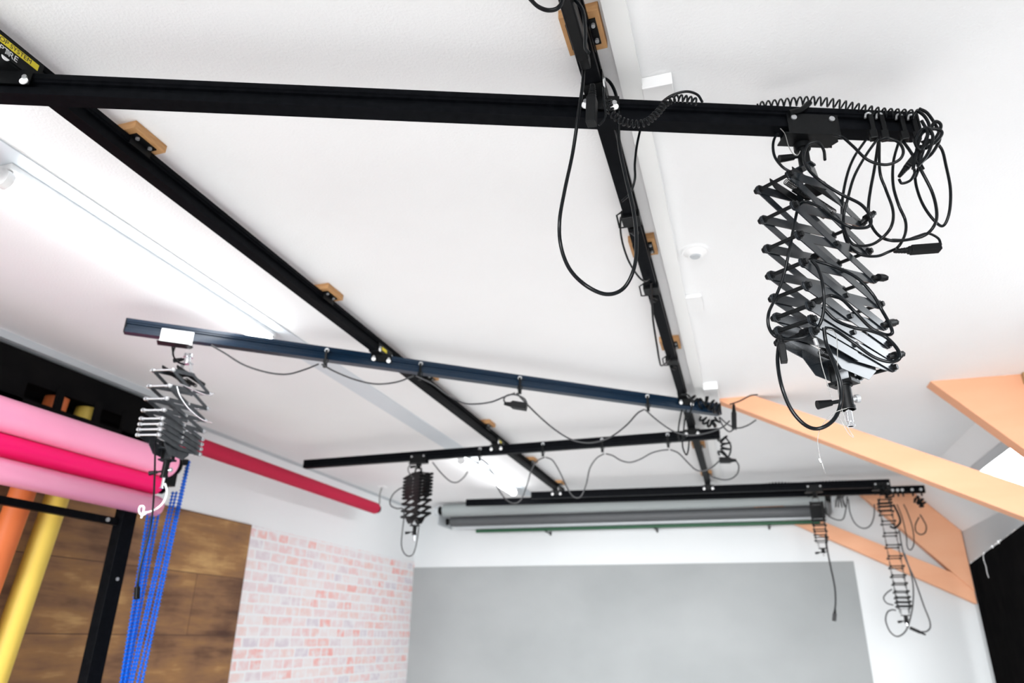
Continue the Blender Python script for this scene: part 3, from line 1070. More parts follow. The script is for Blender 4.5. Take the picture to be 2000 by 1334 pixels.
MB().tube([(0.211,1.740,2.089),(0.221,1.740,2.074),(0.222,1.740,2.018),(0.228,1.740,1.965),(0.233,1.740,1.929)], .0010, 5, 6).build('wire_end', M['steel_wire'], wires)
MB().tube([(0.258,1.720,1.897),(0.230,1.720,1.888),(0.200,1.720,1.861),(0.186,1.720,1.831),(0.184,1.720,1.802),(0.185,1.720,1.782),(0.190,1.720,1.749),(0.187,1.720,1.773)], .0008, 5, 6).build('wire_tail', M['steel_wire'], wires)
a_, b_ = Vector((0.216,1.738,2.082)), Vector((0.219,1.738,2.064))
MB().cyl(a_, b_, .005, n=8).build('ferrule', M['bolt'], wires)
a_, b_ = Vector((0.182,1.720,1.783)), Vector((0.185,1.720,1.774))
MB().cyl(a_, b_, .003, n=8).build('ferrule', M['bolt'], wires)
tag(MB().tube([(0.230,1.850,2.803),(0.240,1.850,2.780),(0.244,1.850,2.737),(0.252,1.850,2.708),(0.264,1.850,2.699),(0.273,1.850,2.712)], .0013, 5, 6).build('safety_wire', M['steel_wire']), 'short steel safety wire under the near trolley', 'wire')
# cable clips on hanger nodes
for (p, q, lb) in (((0.379,1.800,2.422), (0.419,1.830,2.459), 'black cable clip on the big lamp hanger, topmost at its right side'),
                   ((0.241,1.800,2.330), (0.273,1.830,2.360), 'black cable clip in the middle of the big lamp hanger'),
                   ((0.382,1.800,2.259), (0.416,1.830,2.267), 'empty black cable clip midway down the right of the big lamp hanger'),
                   ((0.211,1.750,2.177), (0.249,1.780,2.203), 'black cable clip on the lower front rod of the big lamp hanger'),
                   ((0.377,1.780,2.119), (0.415,1.820,2.137), 'black cable clip low on the right of the big lamp hanger'),
                   ((0.377,1.780,2.034), (0.414,1.820,2.052), 'black cable clip lowest at the right of the big lamp hanger'),
                   ((0.175,1.720,2.089), (0.207,1.750,2.110), 'black cable clip at the lower left front of the big lamp hanger')):
    p, q = Vector(p), Vector(q)
    m = MB().cyl(p, q, .0045, n=8).cyl(p + (q - p) * .45, p + (q - p) * .9, .010, n=10).cyl(q, q + (q - p) * .12, .008, n=6)
    tag(m.build('node_clip', M['black_plastic']), lb, 'cable clip', 'cable clips on the big lamp hanger')

#-- around the right track and nearest rail
cable([(-0.270,1.500,2.921),(-0.288,1.520,2.902),(-0.294,1.515,2.812),(-0.312,1.526,2.711),(-0.335,1.552,2.615),(-0.358,1.552,2.504),(-0.374,1.554,2.412),(-0.378,1.580,2.351),(-0.358,1.589,2.284),(-0.314,1.584,2.226),(-0.267,1.606,2.206),(-0.226,1.624,2.226),(-0.196,1.618,2.275),(-0.187,1.632,2.357),(-0.192,1.657,2.467),(-0.208,1.655,2.586),(-0.222,1.659,2.706),(-0.223,1.686,2.828),(-0.228,1.692,2.912),(-0.248,1.689,2.968),(-0.283,1.712,3.008),(-0.306,1.728,3.003)], .0052, 'big black cable loop hanging below the nearest rail at the right track')
plug((-0.264,1.500,2.791), (-0.275,1.520,2.675), .018, 'chunky black plug hanging in front of the nearest rail crossing')
cable([(-0.235,1.500,2.775),(-0.234,1.500,2.722),(-0.233,1.500,2.674),(-0.251,1.500,2.650)], .003, 'thin black cord curling beside the chunky plug')
cable([(-0.174,1.800,2.852),(-0.188,1.809,2.802),(-0.196,1.794,2.726),(-0.199,1.794,2.671),(-0.218,1.810,2.634),(-0.243,1.799,2.603)], .0038, 'short black cable dropping from the nearest rail to the right track')
o = MB().helix([(-0.227,1.520,2.751),(-0.218,1.530,2.705),(-0.182,1.540,2.674),(-0.138,1.550,2.671),(-0.104,1.560,2.702),(-0.079,1.570,2.739),(-0.049,1.580,2.757),(-0.019,1.590,2.754),(0.003,1.600,2.749)], .0085, .0028, .0125).build('coiled_cable', M['rubber'])
tag(o, 'shiny black coiled cable draped over the nearest rail by the plug', 'cable')
cable([(-0.091,1.600,2.771),(-0.062,1.600,2.788),(-0.023,1.600,2.791),(0.005,1.600,2.773),(0.016,1.600,2.745)], .0036, 'black cable arching above the draped coil')
cable([(-0.323,2.450,3.027),(-0.348,2.517,2.994),(-0.357,2.583,2.949),(-0.345,2.650,2.885),(-0.320,2.717,2.843),(-0.297,2.783,2.838),(-0.281,2.850,2.880)], .0042, 'black cable sagging left of the right track above the sensor level')
cable([(-0.278,2.900,2.886),(-0.295,3.043,2.858),(-0.308,3.186,2.816),(-0.312,3.329,2.752),(-0.318,3.471,2.724),(-0.322,3.614,2.751),(-0.303,3.757,2.823),(-0.292,3.900,2.912)], .0050, 'black cable sagging below the right track to the last visible clip')
cable([(-0.360,1.220,2.836),(-0.341,1.220,2.806),(-0.318,1.220,2.786),(-0.296,1.220,2.782),(-0.283,1.220,2.794),(-0.277,1.220,2.819)], .0052, 'black cable loop cut off by the top picture edge')
cable([(-0.265,1.270,2.866),(-0.241,1.270,2.814),(-0.236,1.270,2.746),(-0.237,1.270,2.695),(-0.229,1.270,2.674)], .0045, 'black cable running along the power box at the top edge')
pb = thing('power_box', (-0.245,1.300,2.812), 'long black in-line power box under the right track at the top edge', 'power box')
d_ = Vector((0, 1, 0))
MB().box((-.297, .95, ZA - .052), (-.262, 1.46, ZA - .004)).build('body', M['black_plastic'], pb, .006)
MB().box((-.293, 1.46, ZA - .044), (-.266, 1.50, ZA - .008)).build('strain_relief', M['black_plastic'], pb, .004)
for i, (y, lb) in enumerate(((2.36, 'black strap clip on the right track below the nearest rail'), (2.98, 'black strap clip on the right track below the plywood block'), (3.93, 'small black strap clip on the right track near the second plywood block'))):
    x = TBX(y)
    t = thing('strap_clip', (x, y, ZA), lb, 'cable clip', 'strap clips on the right track')
    MB().box((x - .036, y - .035, ZA - .014), (x + .034, y + .035, ZA + .026)).build('strap', M['black_plastic'], t, .004)
    MB().tube([(x - .034, y - .03, ZA + .02), (x - .052, y - .03, ZA + .01), (x - .052, y + .03, ZA - .01), (x - .034, y + .03, ZA - .012)], .0035, 6, 0).cyl((x - .01, y + .05, ZA - .016), (x + .006, y + .085, ZA - .016), .012, n=10).build('buckle', M['black_plastic'], t)

#-- cables along the second rail
GC = M['grey_cord']
cable([(-2.781,2.780,2.769),(-2.794,2.780,2.809),(-2.772,2.780,2.827),(-2.780,2.780,2.763),(-2.741,2.780,2.713),(-2.690,2.780,2.690)], .005, 'small dark cable loop at the top of the silver lamp hanger')
cable([(-2.543,2.780,2.784),(-2.493,2.837,2.754),(-2.414,2.893,2.704),(-2.307,2.950,2.671),(-2.220,3.007,2.671),(-2.153,3.063,2.711),(-2.110,3.120,2.759)], .0050, 'dark cable sagging from the white-faced trolley to the first hanger', GC)
cable([(-2.091,3.120,2.757),(-2.035,3.176,2.727),(-1.936,3.232,2.690),(-1.839,3.288,2.676),(-1.744,3.344,2.698),(-1.671,3.400,2.747)], .0050, 'dark cable swag under the blue-black rail before the left track', GC)
cable([(-1.659,3.400,2.746),(-1.577,3.454,2.708),(-1.503,3.509,2.653),(-1.430,3.563,2.618),(-1.373,3.617,2.624),(-1.300,3.671,2.647),(-1.241,3.726,2.690),(-1.196,3.780,2.726)], .0050, 'dark cable swag under the blue-black rail right after the left track', GC)
cable([(-1.184,3.780,2.725),(-1.136,3.842,2.670),(-1.074,3.904,2.605),(-0.997,3.966,2.538),(-0.919,4.028,2.493),(-0.840,4.090,2.482),(-0.758,4.152,2.505),(-0.689,4.214,2.554),(-0.616,4.276,2.631),(-0.557,4.338,2.717),(-0.521,4.400,2.757)], .0052, 'longest dark cable swag under the blue-black rail in the middle', GC)
cable([(-0.515,4.400,2.756),(-0.443,4.433,2.686),(-0.354,4.467,2.621),(-0.264,4.500,2.597),(-0.154,4.533,2.612),(-0.058,4.567,2.651),(-0.007,4.600,2.700)], .0052, 'dark cable swag from the last hanger under the right track', GC)
plug((-1.232,3.700,2.641), (-1.103,3.720,2.615), .026, 'black plug dangling in a loop under the blue-black rail', ribs=False)
cable([(-1.222,3.700,2.637),(-1.235,3.700,2.666),(-1.214,3.700,2.689),(-1.162,3.700,2.687),(-1.112,3.700,2.659),(-1.094,3.700,2.623)], .005, 'black cable loop holding the dangling plug', GC)
cable([(0.004,4.700,2.840),(0.071,4.700,2.859),(0.138,4.700,2.889),(0.187,4.700,2.892)], .005, 'dark cable reaching right from the blue-black rail end along the orange beam')
plug((0.030,4.700,2.838), (0.016,4.700,2.672), .022, 'black plug hanging from the right end of the blue-black rail', ribs=False)
cable([(0.016,4.700,2.672),(-0.018,4.700,2.657),(-0.052,4.700,2.697),(-0.069,4.700,2.758),(-0.025,4.700,2.709),(0.036,4.700,2.677),(0.101,4.700,2.690),(0.158,4.700,2.723)], .005, 'thin dark cable curling under the plug at the blue-black rail end', GC)
#-- clutter at the right end of rail 2
for pts, rr, lb in (([(-0.255,4.720,2.922),(-0.203,4.720,2.863),(-0.142,4.720,2.876),(-0.096,4.720,2.836),(-0.055,4.720,2.815)], .035, 'bunched coiled cable on top of the blue-black rail right end'),
                    ([(-0.185,4.740,2.778),(-0.149,4.740,2.736),(-0.110,4.740,2.726),(-0.081,4.740,2.759)], .022, 'small drooping coil below the blue-black rail right end')):
    tag(MB().helix(pts, rr, .0075, .030).build('coiled_cable', M['rubber']), lb, 'cable')
for pts, lb in (([(-0.292,4.500,2.768),(-0.319,4.500,2.668),(-0.328,4.500,2.585),(-0.305,4.500,2.560),(-0.280,4.500,2.598)], 'thin black cable loop at the left of the right track crossing'),
                ([(-0.269,4.550,2.782),(-0.296,4.550,2.646),(-0.310,4.550,2.546),(-0.293,4.550,2.485),(-0.278,4.550,2.511),(-0.267,4.550,2.570)], 'longer thin black cable loop under the blue-black rail crossing'),
                ([(-0.291,4.500,2.872),(-0.243,4.500,2.861),(-0.225,4.500,2.797),(-0.254,4.500,2.724),(-0.285,4.500,2.693)], 'black cable wrapped round the blue-black rail crossing')):
    cable(pts, .005, lb)

#-- cables along the third rail
cable([(-2.644,5.450,2.761),(-2.669,5.450,2.718),(-2.652,5.450,2.673),(-2.610,5.450,2.632)], .005, 'thin cable loop beside the neck of the folded lamp hanger', GC)
cable([(-2.444,5.450,2.758),(-2.369,5.450,2.672),(-2.282,5.450,2.594),(-2.217,5.450,2.578),(-2.159,5.450,2.614),(-2.121,5.450,2.663)], .0055, 'thin cable sagging right of the folded lamp hanger', GC)
cable([(-2.023,5.400,2.715),(-1.988,5.400,2.743),(-1.933,5.400,2.697),(-1.887,5.400,2.624),(-1.850,5.400,2.526),(-1.783,5.400,2.425),(-1.705,5.400,2.378),(-1.642,5.400,2.408),(-1.592,5.400,2.527),(-1.559,5.400,2.635),(-1.508,5.400,2.707),(-1.448,5.400,2.733)], .0055, 'thin cable swag in front of the far tube light', GC)
cable([(-1.445,5.420,2.737),(-1.386,5.420,2.705),(-1.325,5.420,2.599),(-1.273,5.420,2.484),(-1.225,5.420,2.414),(-1.168,5.420,2.412),(-1.121,5.420,2.508),(-1.090,5.420,2.627),(-1.034,5.420,2.705),(-0.972,5.420,2.738)], .0055, 'deep thin cable swag between middle hangers of the third rail', GC)
cable([(-0.960,5.420,2.737),(-0.905,5.420,2.718),(-0.846,5.420,2.678),(-0.776,5.420,2.658),(-0.696,5.420,2.678),(-0.608,5.420,2.720),(-0.537,5.420,2.736),(-0.475,5.420,2.740)], .0055, 'shallow thin cable swag under the third rail right half', GC)
cable([(-0.463,5.420,2.739),(-0.404,5.420,2.708),(-0.345,5.420,2.638),(-0.290,5.420,2.577),(-0.236,5.420,2.562),(-0.171,5.420,2.586),(-0.112,5.420,2.632)], .0055, 'thin cable swag across the right track under the third rail', GC)
plug((0.009,5.450,2.636), (-0.112,5.450,2.643), .026, 'black plug below the right end of the third rail', ribs=False)
cable([(0.005,5.500,2.648),(0.022,5.500,2.604),(0.006,5.500,2.548),(-0.042,5.500,2.512),(-0.101,5.500,2.507),(-0.159,5.500,2.525),(-0.187,5.500,2.538)], .0055, 'thin cable circling back from the plug to the right track', GC)
tag(MB().helix([(-0.088,5.500,2.839),(-0.058,5.500,2.797),(-0.061,5.500,2.726),(-0.098,5.500,2.689)], .035, .008, .040).build('coiled_cable', M['rubber']), 'black cable coil hanging from the right end of the third rail', 'cable')
cable([(-0.048,5.500,2.825),(-0.020,5.500,2.763),(-0.035,5.500,2.693),(-0.071,5.500,2.660)], .006, 'black cable arc right of the coil on the third rail end')
tag(MB().helix([(-0.350,5.600,2.871),(-0.269,5.600,2.894),(-0.191,5.600,2.897),(-0.095,5.600,2.890)], .026, .008, .030).build('coiled_cable', M['rubber']), 'black coiled cable lying on the third rail right end', 'cable')

#-- folded hanger cable
cable([(-2.715,5.500,2.572),(-2.762,5.500,2.557),(-2.816,5.500,2.516),(-2.841,5.500,2.460),(-2.827,5.500,2.417),(-2.772,5.500,2.393),(-2.715,5.500,2.387),(-2.700,5.500,2.319),(-2.705,5.500,2.214),(-2.706,5.500,2.102),(-2.682,5.500,2.036),(-2.638,5.500,2.003),(-2.597,5.500,2.015),(-2.574,5.500,2.075),(-2.562,5.500,2.169),(-2.558,5.500,2.231)], .0055, 'thin black cable looping left below the folded lamp hanger', GC)
#-- silver hanger cables
cable([(-2.678,2.720,2.308),(-2.713,2.720,2.284),(-2.702,2.720,2.219),(-2.673,2.720,2.092),(-2.644,2.720,1.945),(-2.634,2.720,1.827),(-2.642,2.720,1.724),(-2.646,2.720,1.650),(-2.641,2.720,1.601)], .0045, 'black cable hanging straight down from the silver lamp hanger')
plug((-2.644,2.720,1.612), (-2.629,2.720,1.535), .011, 'small grey and black connector at the end of the hanging cable', ribs=False)
cable([(-2.621,2.740,2.057),(-2.601,2.740,2.024),(-2.599,2.740,1.990),(-2.615,2.740,1.959),(-2.648,2.740,1.936),(-2.684,2.740,1.926),(-2.714,2.740,1.924)], .005, 'white cable curling below the silver lamp hanger', M['white_plastic'], 'white_cord')
cable([(-2.695,2.740,1.921),(-2.720,2.740,1.913),(-2.741,2.740,1.932),(-2.740,2.740,1.954),(-2.718,2.740,1.951),(-2.715,2.740,1.927),(-2.719,2.740,1.898)], .005, 'cream knotted cord end below the silver lamp hanger', M['white_plastic'], 'knotted_cord', 'cord')
cable([(-2.652,2.720,2.546),(-2.616,2.720,2.488),(-2.544,2.720,2.416),(-2.455,2.720,2.357),(-2.391,2.720,2.336)], .003, 'silvery cable drooping across the upper silver lamp hanger', M['zinc'])
cable([(-2.647,2.720,2.564),(-2.598,2.720,2.543),(-2.518,2.720,2.507),(-2.452,2.720,2.482),(-2.414,2.720,2.489)], .003, 'silvery cable along the top joint of the silver lamp hanger', M['zinc'])

#-- far right hangers
tag(MB().helix([(-0.008,7.750,2.868),(0.246,7.750,2.877),(0.397,7.750,2.886),(0.592,7.750,2.872),(0.858,7.750,2.875),(1.070,7.750,2.870),(1.278,7.750,2.860),(1.354,7.750,2.852)], .022, .006, .030).build('coiled_cable', M['rubber']), 'long black coiled cable on top of the nearer far rail', 'cable')
tag(MB().helix([(1.324,7.700,2.823),(1.370,7.700,2.771),(1.394,7.700,2.701)], .035, .009, .030).build('coiled_cable', M['rubber']), 'black cable bundle at the right end of the nearer far rail', 'cable')
cable([(0.813,7.700,2.694),(0.806,7.700,2.585),(0.849,7.700,2.524),(0.939,7.700,2.506),(0.986,7.700,2.603),(1.019,7.700,2.726)], .006, 'short dark cable swag right of the short lamp hanger', GC)
cable([(1.024,7.700,2.701),(1.019,7.700,2.577),(1.047,7.700,2.468),(1.112,7.700,2.418),(1.180,7.700,2.445),(1.225,7.700,2.531),(1.248,7.700,2.643)], .006, 'dark cable swag between the two far right lamp hangers', GC)
cable([(0.755,7.600,2.352),(0.753,7.600,2.209),(0.759,7.600,2.069),(0.768,7.600,1.885),(0.756,7.600,1.749),(0.734,7.600,1.660)], .0075, 'long black cable hanging before the grey backdrop')
plug((0.742,7.600,1.682), (0.718,7.600,1.580), .022, 'black plug at the end of the cable before the grey backdrop', ribs=False)
cable([(1.414,7.700,2.636),(1.441,7.700,2.538),(1.442,7.700,2.466),(1.388,7.700,2.415),(1.347,7.700,2.431)], .010, 'thick black cable hook beside the top of the long lamp hanger')
cable([(1.454,7.750,2.643),(1.477,7.750,2.520),(1.482,7.750,2.353),(1.472,7.750,2.244),(1.497,7.750,2.216),(1.535,7.750,2.280),(1.548,7.750,2.422),(1.530,7.750,2.567),(1.512,7.750,2.641)], .005, 'narrow brown-black cable loop before the far rafter')
cable([(1.664,7.950,2.544),(1.619,7.950,2.472),(1.612,7.950,2.409),(1.647,7.950,2.379),(1.690,7.950,2.397),(1.710,7.950,2.455),(1.695,7.950,2.519),(1.677,7.950,2.569)], .006, 'teardrop cable loop at the far right rail end')
cable([(1.402,7.600,2.382),(1.399,7.600,2.220),(1.408,7.600,2.128),(1.426,7.600,2.037),(1.431,7.600,1.903),(1.399,7.600,1.728),(1.342,7.600,1.576),(1.289,7.600,1.491),(1.221,7.600,1.456),(1.170,7.600,1.498),(1.152,7.600,1.588),(1.177,7.600,1.657),(1.218,7.600,1.679),(1.251,7.600,1.675)], .0065, 'thin cable curling in a big circle below the long lamp hanger', GC)
cable([(1.408,7.600,2.173),(1.427,7.600,2.046),(1.449,7.600,1.956),(1.464,7.600,1.859),(1.486,7.600,1.706),(1.506,7.600,1.599),(1.502,7.600,1.535),(1.467,7.600,1.501),(1.426,7.600,1.497)], .0065, 'thin cable swinging right of the long lamp hanger', GC)
plug((1.454,7.600,1.472), (1.338,7.600,1.529), .018, 'pair of black plugs at the end of the thin right cable', ribs=False)
cable([(1.241,7.550,1.852),(1.193,7.550,1.821),(1.160,7.550,1.778),(1.178,7.550,1.734),(1.230,7.550,1.717)], .006, 'thin cable loop left of the lower long lamp hanger', GC)
tag(MB().helix([(1.677,8.050,2.741),(1.719,8.050,2.719),(1.746,8.050,2.667)], .035, .010, .030).build('coiled_cable', M['rubber']), 'black cable bundle at the farthest rail end', 'cable')
for i, x in enumerate((1.50, 1.545, 1.59, 1.68, 1.76)):
    p = rail_front(R5, x)
    t = thing('stopper_bolt', (p.x, p.y, ZC + .03), ['leftmost', 'second', 'middle', 'fourth', 'rightmost'][i] + ' bright stopper bolt on the farthest rail end', 'bolt', 'stopper bolts on the farthest rail')
    MB().cyl((p.x, p.y + .01, ZC + .030), (p.x, p.y - .01, ZC + .030), .014, n=14).build('head', M['bolt'], t)
    MB().box((p.x - .008, p.y - .006, ZC - .035), (p.x + .008, p.y + .004, ZC + .02)).build('clip', M['black_plastic'], t)
tag(MB().helix([(0.911,7.750,2.694),(0.953,7.750,2.687),(0.995,7.750,2.691)], .055, .006, .022).build('wire_coil', M['grey_cord']), 'loose grey wire coil hanging beyond the short lamp hanger', 'wire')


# ---------------------------------------------------------------- ceiling fittings
t = thing('ceiling_sensor', (-0.074,2.864,2.998), 'round white motion sensor on the ceiling right of the beam', 'sensor')
sx, sy, _ = t.location
MB().cyl((sx, sy, CEIL), (sx, sy, CEIL - .012), .062, .058, n=40).cyl((sx, sy, CEIL - .012), (sx, sy, CEIL - .030), .052, .030, n=40).build('body', M['white_plastic'], t)
MB().cyl((sx, sy, CEIL - .030), (sx, sy, CEIL - .035), .024, .020, n=24).build('lens', M['track_grey'], t)
tag(MB().box((-.155, 1.74, CEIL - .045), (-.062, 1.86, CEIL)).build('junction_box', M['white_plastic'], None, .003), 'square white junction box beside the beam behind the nearest rail', 'junction box', 'white boxes by the beam')
tag(MB().box((-.155, 3.30, CEIL - .02), (-.075, 3.48, CEIL)).build('junction_box', M['white_plastic'], None, .003), 'flat white box beside the beam below the sensor', 'junction box', 'white boxes by the beam')
tag(MB().box((-.155, 4.68, CEIL - .05), (-.060, 5.03, CEIL)).build('junction_box', M['white_plastic'], None, .003), 'white box beside the beam where the orange tie beam starts', 'junction box', 'white boxes by the beam')

# ---------------------------------------------------------------- back wall rollers
def paper_roll(p0, p1, r, label, mat, core=True, name='paper_roll', group='background paper rolls'):
    p0, p1 = Vector(p0), Vector(p1)
    t = thing(name, (p0 + p1) / 2, label, 'paper roll', group)
    d = (p1 - p0).normalized()
    MB().cyl(p0, p1, r, n=36).build('paper', mat, t)
    if core:
        for e, g in ((p0, -d), (p1, d)):
            MB().cyl(e, e + g * .05, r * .55, n=16).cyl(e + g * .045, e + g * .06, r * .75, n=16).build('core_plug', M['black_plastic'], t)
    return t


paper_roll((-3.66, 8.60, 1.4 + 1.50), (.90, 8.60, 1.4 + 1.48), .075, 'light grey background roll at the back wall, topmost of the three', M['grey_paper'])
paper_roll((-3.60, 8.72, 1.4 + 1.375), (.86, 8.72, 1.4 + 1.355), .060, 'dark grey background roll at the back wall, just above the green one', M['dark_grey_paper'])
paper_roll((-3.58, 8.83, 1.4 + 1.312), (.86, 8.83, 1.4 + 1.298), .022, 'thin pale roll between the dark grey and green rolls at the back wall', M['track_grey'], False)
paper_roll((-3.28, 8.80, 1.4 + 1.258), (.84, 8.80, 1.4 + 1.248), .022, 'slim dark green roll lowest at the back wall', M['green_paper'], False)
for i, x in enumerate((-2.35, -1.0, .3)):
    t = thing('roll_bracket', (x, 8.85, 2.64), ['left', 'middle', 'right'][i] + ' small wall bracket under the slim green roll', 'bracket', 'brackets of the green roll')
    MB().box((x - .012, 8.785, 2.624), (x + .012, YB, 2.633)).build('arm', M['black_metal'], t)
    MB().box((x - .012, YB - .006, 2.61), (x + .012, YB, 2.66)).build('back_plate', M['black_metal'], t)
for i, x in enumerate((-3.72, .97)):
    t = thing('roll_bracket', (x, 8.8, 2.9), ['grey roller bracket at the left end of the back rolls', 'grey roller bracket at the right end of the back rolls'][i], 'bracket')
    m = MB().box((x - .006, 8.56, 2.72), (x + .006, YB, 2.95))
    m.build('side_plate', M['track_grey'], t)
    MB().cyl((x, 8.60, 2.89), (x - (.06 if i == 0 else -.03), 8.60, 2.89), .06, n=20).build('motor_cap', M['track_grey'], t)

# crimson roll along the left wall
paper_roll((-3.915, 4.2, 2.725), (-3.935, 7.27, 2.725), .062, 'long crimson background roll along the left wall', M['red_paper'])
t = thing('roll_hook', (-3.94, 7.36, 2.80), 'thin hook carrying the far end of the crimson roll', 'hook')
MB().tube([(-3.94, 7.34, 2.725), (-3.94, 7.37, 2.80), (-3.95, 7.38, 2.90), (-3.95, 7.42, 2.995)], .008, 8).build('hook_rod', M['steel_wire'], t)
MB().box((-3.99, 7.38, 2.985), (-3.90, 7.46, 3.0)).build('ceiling_plate', M['white_plastic'], t)

# ---------------------------------------------------------------- left roll station
t = thing('curtain_track', (-4.1, 3.0, 2.97), 'triple grey curtain track on the ceiling above the black housing', 'track')
for i, x in enumerate((-3.96, -4.03, -4.13)):
    MB().box((x - .022, 0.6, 2.955), (x + .012, 4.30, 3.0)).build('track_profile', M['track_grey'] if i else M['track_grey'], t)
bh = thing('roller_housing', (-4.05, 2.4, 2.6), 'black horizontal housing above the pink rolls on the left wall', 'housing')
MB().box((-4.20, 0.6, 2.77), (-3.99, 3.93, 2.94)).build('upper_beam', M['black_board'], bh)
MB().box((-4.215, 0.6, 2.3), (-4.205, 3.93, 2.94)).build('back_panel', M['black_board'], bh)
MB().box((-3.985, 0.6, 2.50), (-3.955, 3.90, 2.66)).build('lower_beam', M['black_board'], bh)
for y in (3.16, 3.45):
    MB().box((-3.985, y - .022, 2.60), (-3.960, y + .022, 2.80)).build('divider', M['black_board'], bh)
MB().box((-3.985, 3.66, 2.60), (-3.955, 3.93, 2.80)).build('end_panel', M['black_board'], bh)
MB().box((-3.985, 2.30, 2.60), (-3.955, 2.92, 2.80)).build('front_panel', M['black_board'], bh)
MB().cyl((-3.95, 3.70, 2.60), (-3.958, 3.70, 2.60), .018, n=12).build('bolt', M['bolt'], bh)

# leaning rolls
def leaning(top, bot, r, label, mat):
    top, bot = Vector(top), Vector(bot)
    t = thing('standing_paper_roll', bot, label, 'paper roll', 'standing paper rolls')
    MB().cyl(bot, top, r, n=40).build('paper', mat, t)
    MB().cyl(top, top + (top - bot).normalized() * .03, r * .55, n=16).build('core_plug', M['black_plastic'], t)


ya = [(-4.090,3.475,2.775),(-4.090,3.350,1.458)]
ye0, ye1 = Vector(ya[0]), Vector(ya[1])
dd = (ye1 - ye0) / (ye1 - ye0).z
leaning(ye0 + dd * (2.93 - ye0.z) * .35, ye0 + dd * (0.07 - ye0.z), .070, 'yellow paper roll standing against the plank panel', M['yellow_paper'])
oa = [(-4.090,3.240,2.766),(-4.090,3.193,2.170)]
ye0, ye1 = Vector(oa[0]), Vector(oa[1])
leaning(ye0 + dd * (2.93 - ye0.z) * .35, ye0 + dd * (0.07 - ye0.z) , .070, 'orange paper roll standing left of the yellow one', M['orange_paper'])

# black stand
st = thing('roll_stand', (-3.78, 3.68, 0), 'black steel stand post with cross arm in front of the plank panel', 'stand')
MB().box((-3.81, 3.62, 0), (-3.74, 3.73, 2.52)).build('post', M['rail'], st, .003)
MB().box((-3.805, 2.0, 2.02), (-3.765, 3.62, 2.062)).build('cross_arm', M['rail'], st)
MB().cyl((-3.765, 3.53, 2.041), (-3.757, 3.53, 2.041), .013, n=12).build('bolt', M['bolt'], st)
MB().cyl((-3.74, 3.68, 1.70), (-3.734, 3.68, 1.70), .010, n=12).build('bolt', M['bolt'], st)
MB().box((-4.0, 3.45, 0), (-3.5, 3.9, .02)).build('foot', M['rail'], st)

# pink rolls on the front of the stand
paper_roll((-3.60, 1.3, 2.43), (-3.60, 3.76, 2.43), .088, 'fat light pink background roll, uppermost on the black stand', M['light_pink'], True)
paper_roll((-3.63, 1.3, 2.285), (-3.63, 3.72, 2.285), .062, 'magenta background roll squeezed between the light pink roll and the pink sheet', M['pink'], True)  # cylinder giving the deep pink band between the lighter papers
pk = thing('paper_roll', (-3.60, 2.5, 2.2), 'light pink background sheet curling below the magenta roll', 'paper roll', 'background paper rolls')
# a loose sheet hanging off the roll: slightly curved cross-section
prof = [(-.092, 2.40), (-.078, 2.33), (-.045, 2.265), (-.010, 2.215), (.040, 2.205), (.078, 2.180), (.092, 2.140), (.080, 2.105), (.050, 2.085), (.010, 2.082)]
m = MB()
PP = catmull([Vector((x, 0, z)) for x, z in prof], 4)
v = []
for y in (1.3, 3.70):
    for p in PP:
        v.append(Vector((-3.60 + p.x, y, p.z)))
n = len(PP)
m.add(v, [(i, i + 1, n + i + 1, n + i) for i in range(n - 1)], True)
sh = m.build('paper_sheet', M['light_pink'], pk)
md = sh.modifiers.new('thickness', 'SOLIDIFY')
md.thickness = .003
hk = thing('roll_hook', (-3.62, 3.82, 2.45), 'black end hook block at the right end of the pink roll', 'hook')
MB().box((-3.70, 3.74, 2.30), (-3.60, 3.86, 2.46)).build('block', M['black_plastic'], hk, .004)
MB().cyl((-3.60, 3.80, 2.46), (-3.60, 3.92, 2.48), .022, n=16).build('chain_wheel', M['black_plastic'], hk)

# blue bead chains
def chain(p0, p1, label, bead=.0125, pitch=.022):
    p0, p1 = Vector(p0), Vector(p1)
    L = (p1 - p0).length
    d = (p1 - p0).normalized()
    m = MB().cyl(p0, p1, .005, n=6)
    k = int(L / pitch)
    for i in range(k):
        c = p0 + d * (i + .5) * pitch
        m.cyl(c - d * .008, c, .004, bead, n=8, caps=False).cyl(c, c + d * .008, bead, .004, n=8, caps=False)
    return tag(m.build('bead_chain', M['blue_chain']), label, 'bead chain', 'blue bead chains')


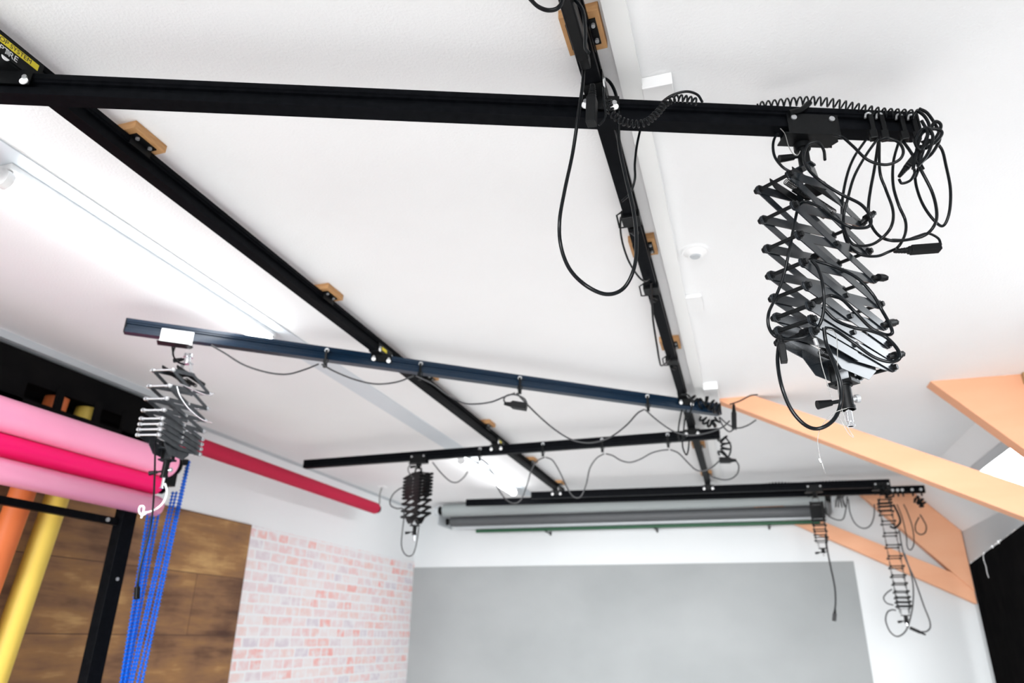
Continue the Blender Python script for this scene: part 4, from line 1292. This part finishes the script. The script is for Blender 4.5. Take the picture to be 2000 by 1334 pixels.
chs = [((-3.580,3.920,2.490), (-3.600,3.900,1.111), 'blue bead chain hanging farthest right, clear of the bundle'),
       ((-3.600,3.927,2.475), (-3.620,3.885,1.111), 'blue bead chain close beside the rightmost one'),
       ((-3.640,3.922,2.282), (-3.640,3.865,1.111), 'blue bead chain at the right edge of the bundle'),
       ((-3.660,3.912,2.281), (-3.660,3.866,1.111), 'blue bead chain second from the right in the bundle'),
       ((-3.700,3.864,2.172), (-3.680,3.866,1.110), 'blue bead chain in the middle of the bundle, right half'),
       ((-3.700,3.828,2.166), (-3.680,3.850,1.111), 'blue bead chain in the middle of the bundle, left half'),
       ((-3.720,3.823,2.166), (-3.700,3.855,1.110), 'blue bead chain second from the left in the bundle'),
       ((-3.720,3.792,2.161), (-3.700,3.839,1.111), 'blue bead chain at the left edge of the bundle')]
for a_, b_, lb in chs:
    a_, b_ = Vector(a_), Vector(b_)
    # continue to knee height
    b_ = a_ + (b_ - a_) * ((a_.z - .75) / (a_.z - b_.z))
    chain(a_, b_, lb)

# ---------------------------------------------------------------- black board on the right
vf = thing('black_board_panel', (1.9, 6.8, 0), 'tall black foam board leaning open at the right picture edge', 'board')
a_, b_ = Vector((2.02, 8.02, 0)), Vector((1.64, 4.95, 0))
d = (b_ - a_).normalized()
n = Vector((-d.y, d.x, 0))
if n.x < 0:
    n = -n
ht = 2.10
MB().obox((a_ + b_) / 2 + n * .025 + UP * ht / 2, d, n, UP, (b_ - a_).length / 2, .023, ht / 2).build('board', M['black_board'], vf)
m = MB()
random.seed(3)
for i in range(34):
    s = random.uniform(.02, 2.4)
    c = a_ + d * s + UP * (ht + .002) + n * random.uniform(-.001, .02)
    MB().obox(c, (d + UP * random.uniform(-.4, .4)).normalized(), n, UP, random.uniform(.006, .03), .006, random.uniform(.002, .006)).build('foam_chip', M['foam'], vf)
m = MB()
c = a_ + d * .95 + UP * (ht)
m.tube([c - n * .001, c - n * .002 + d * -.015 - UP * .05, c - n * .002 + d * .02 - UP * .10, c - n * .002 + d * .0 - UP * .15, c - n * .002 + d * .03 - UP * .19], .0035, 5)
m.build('torn_foam_strip', M['foam'], vf)
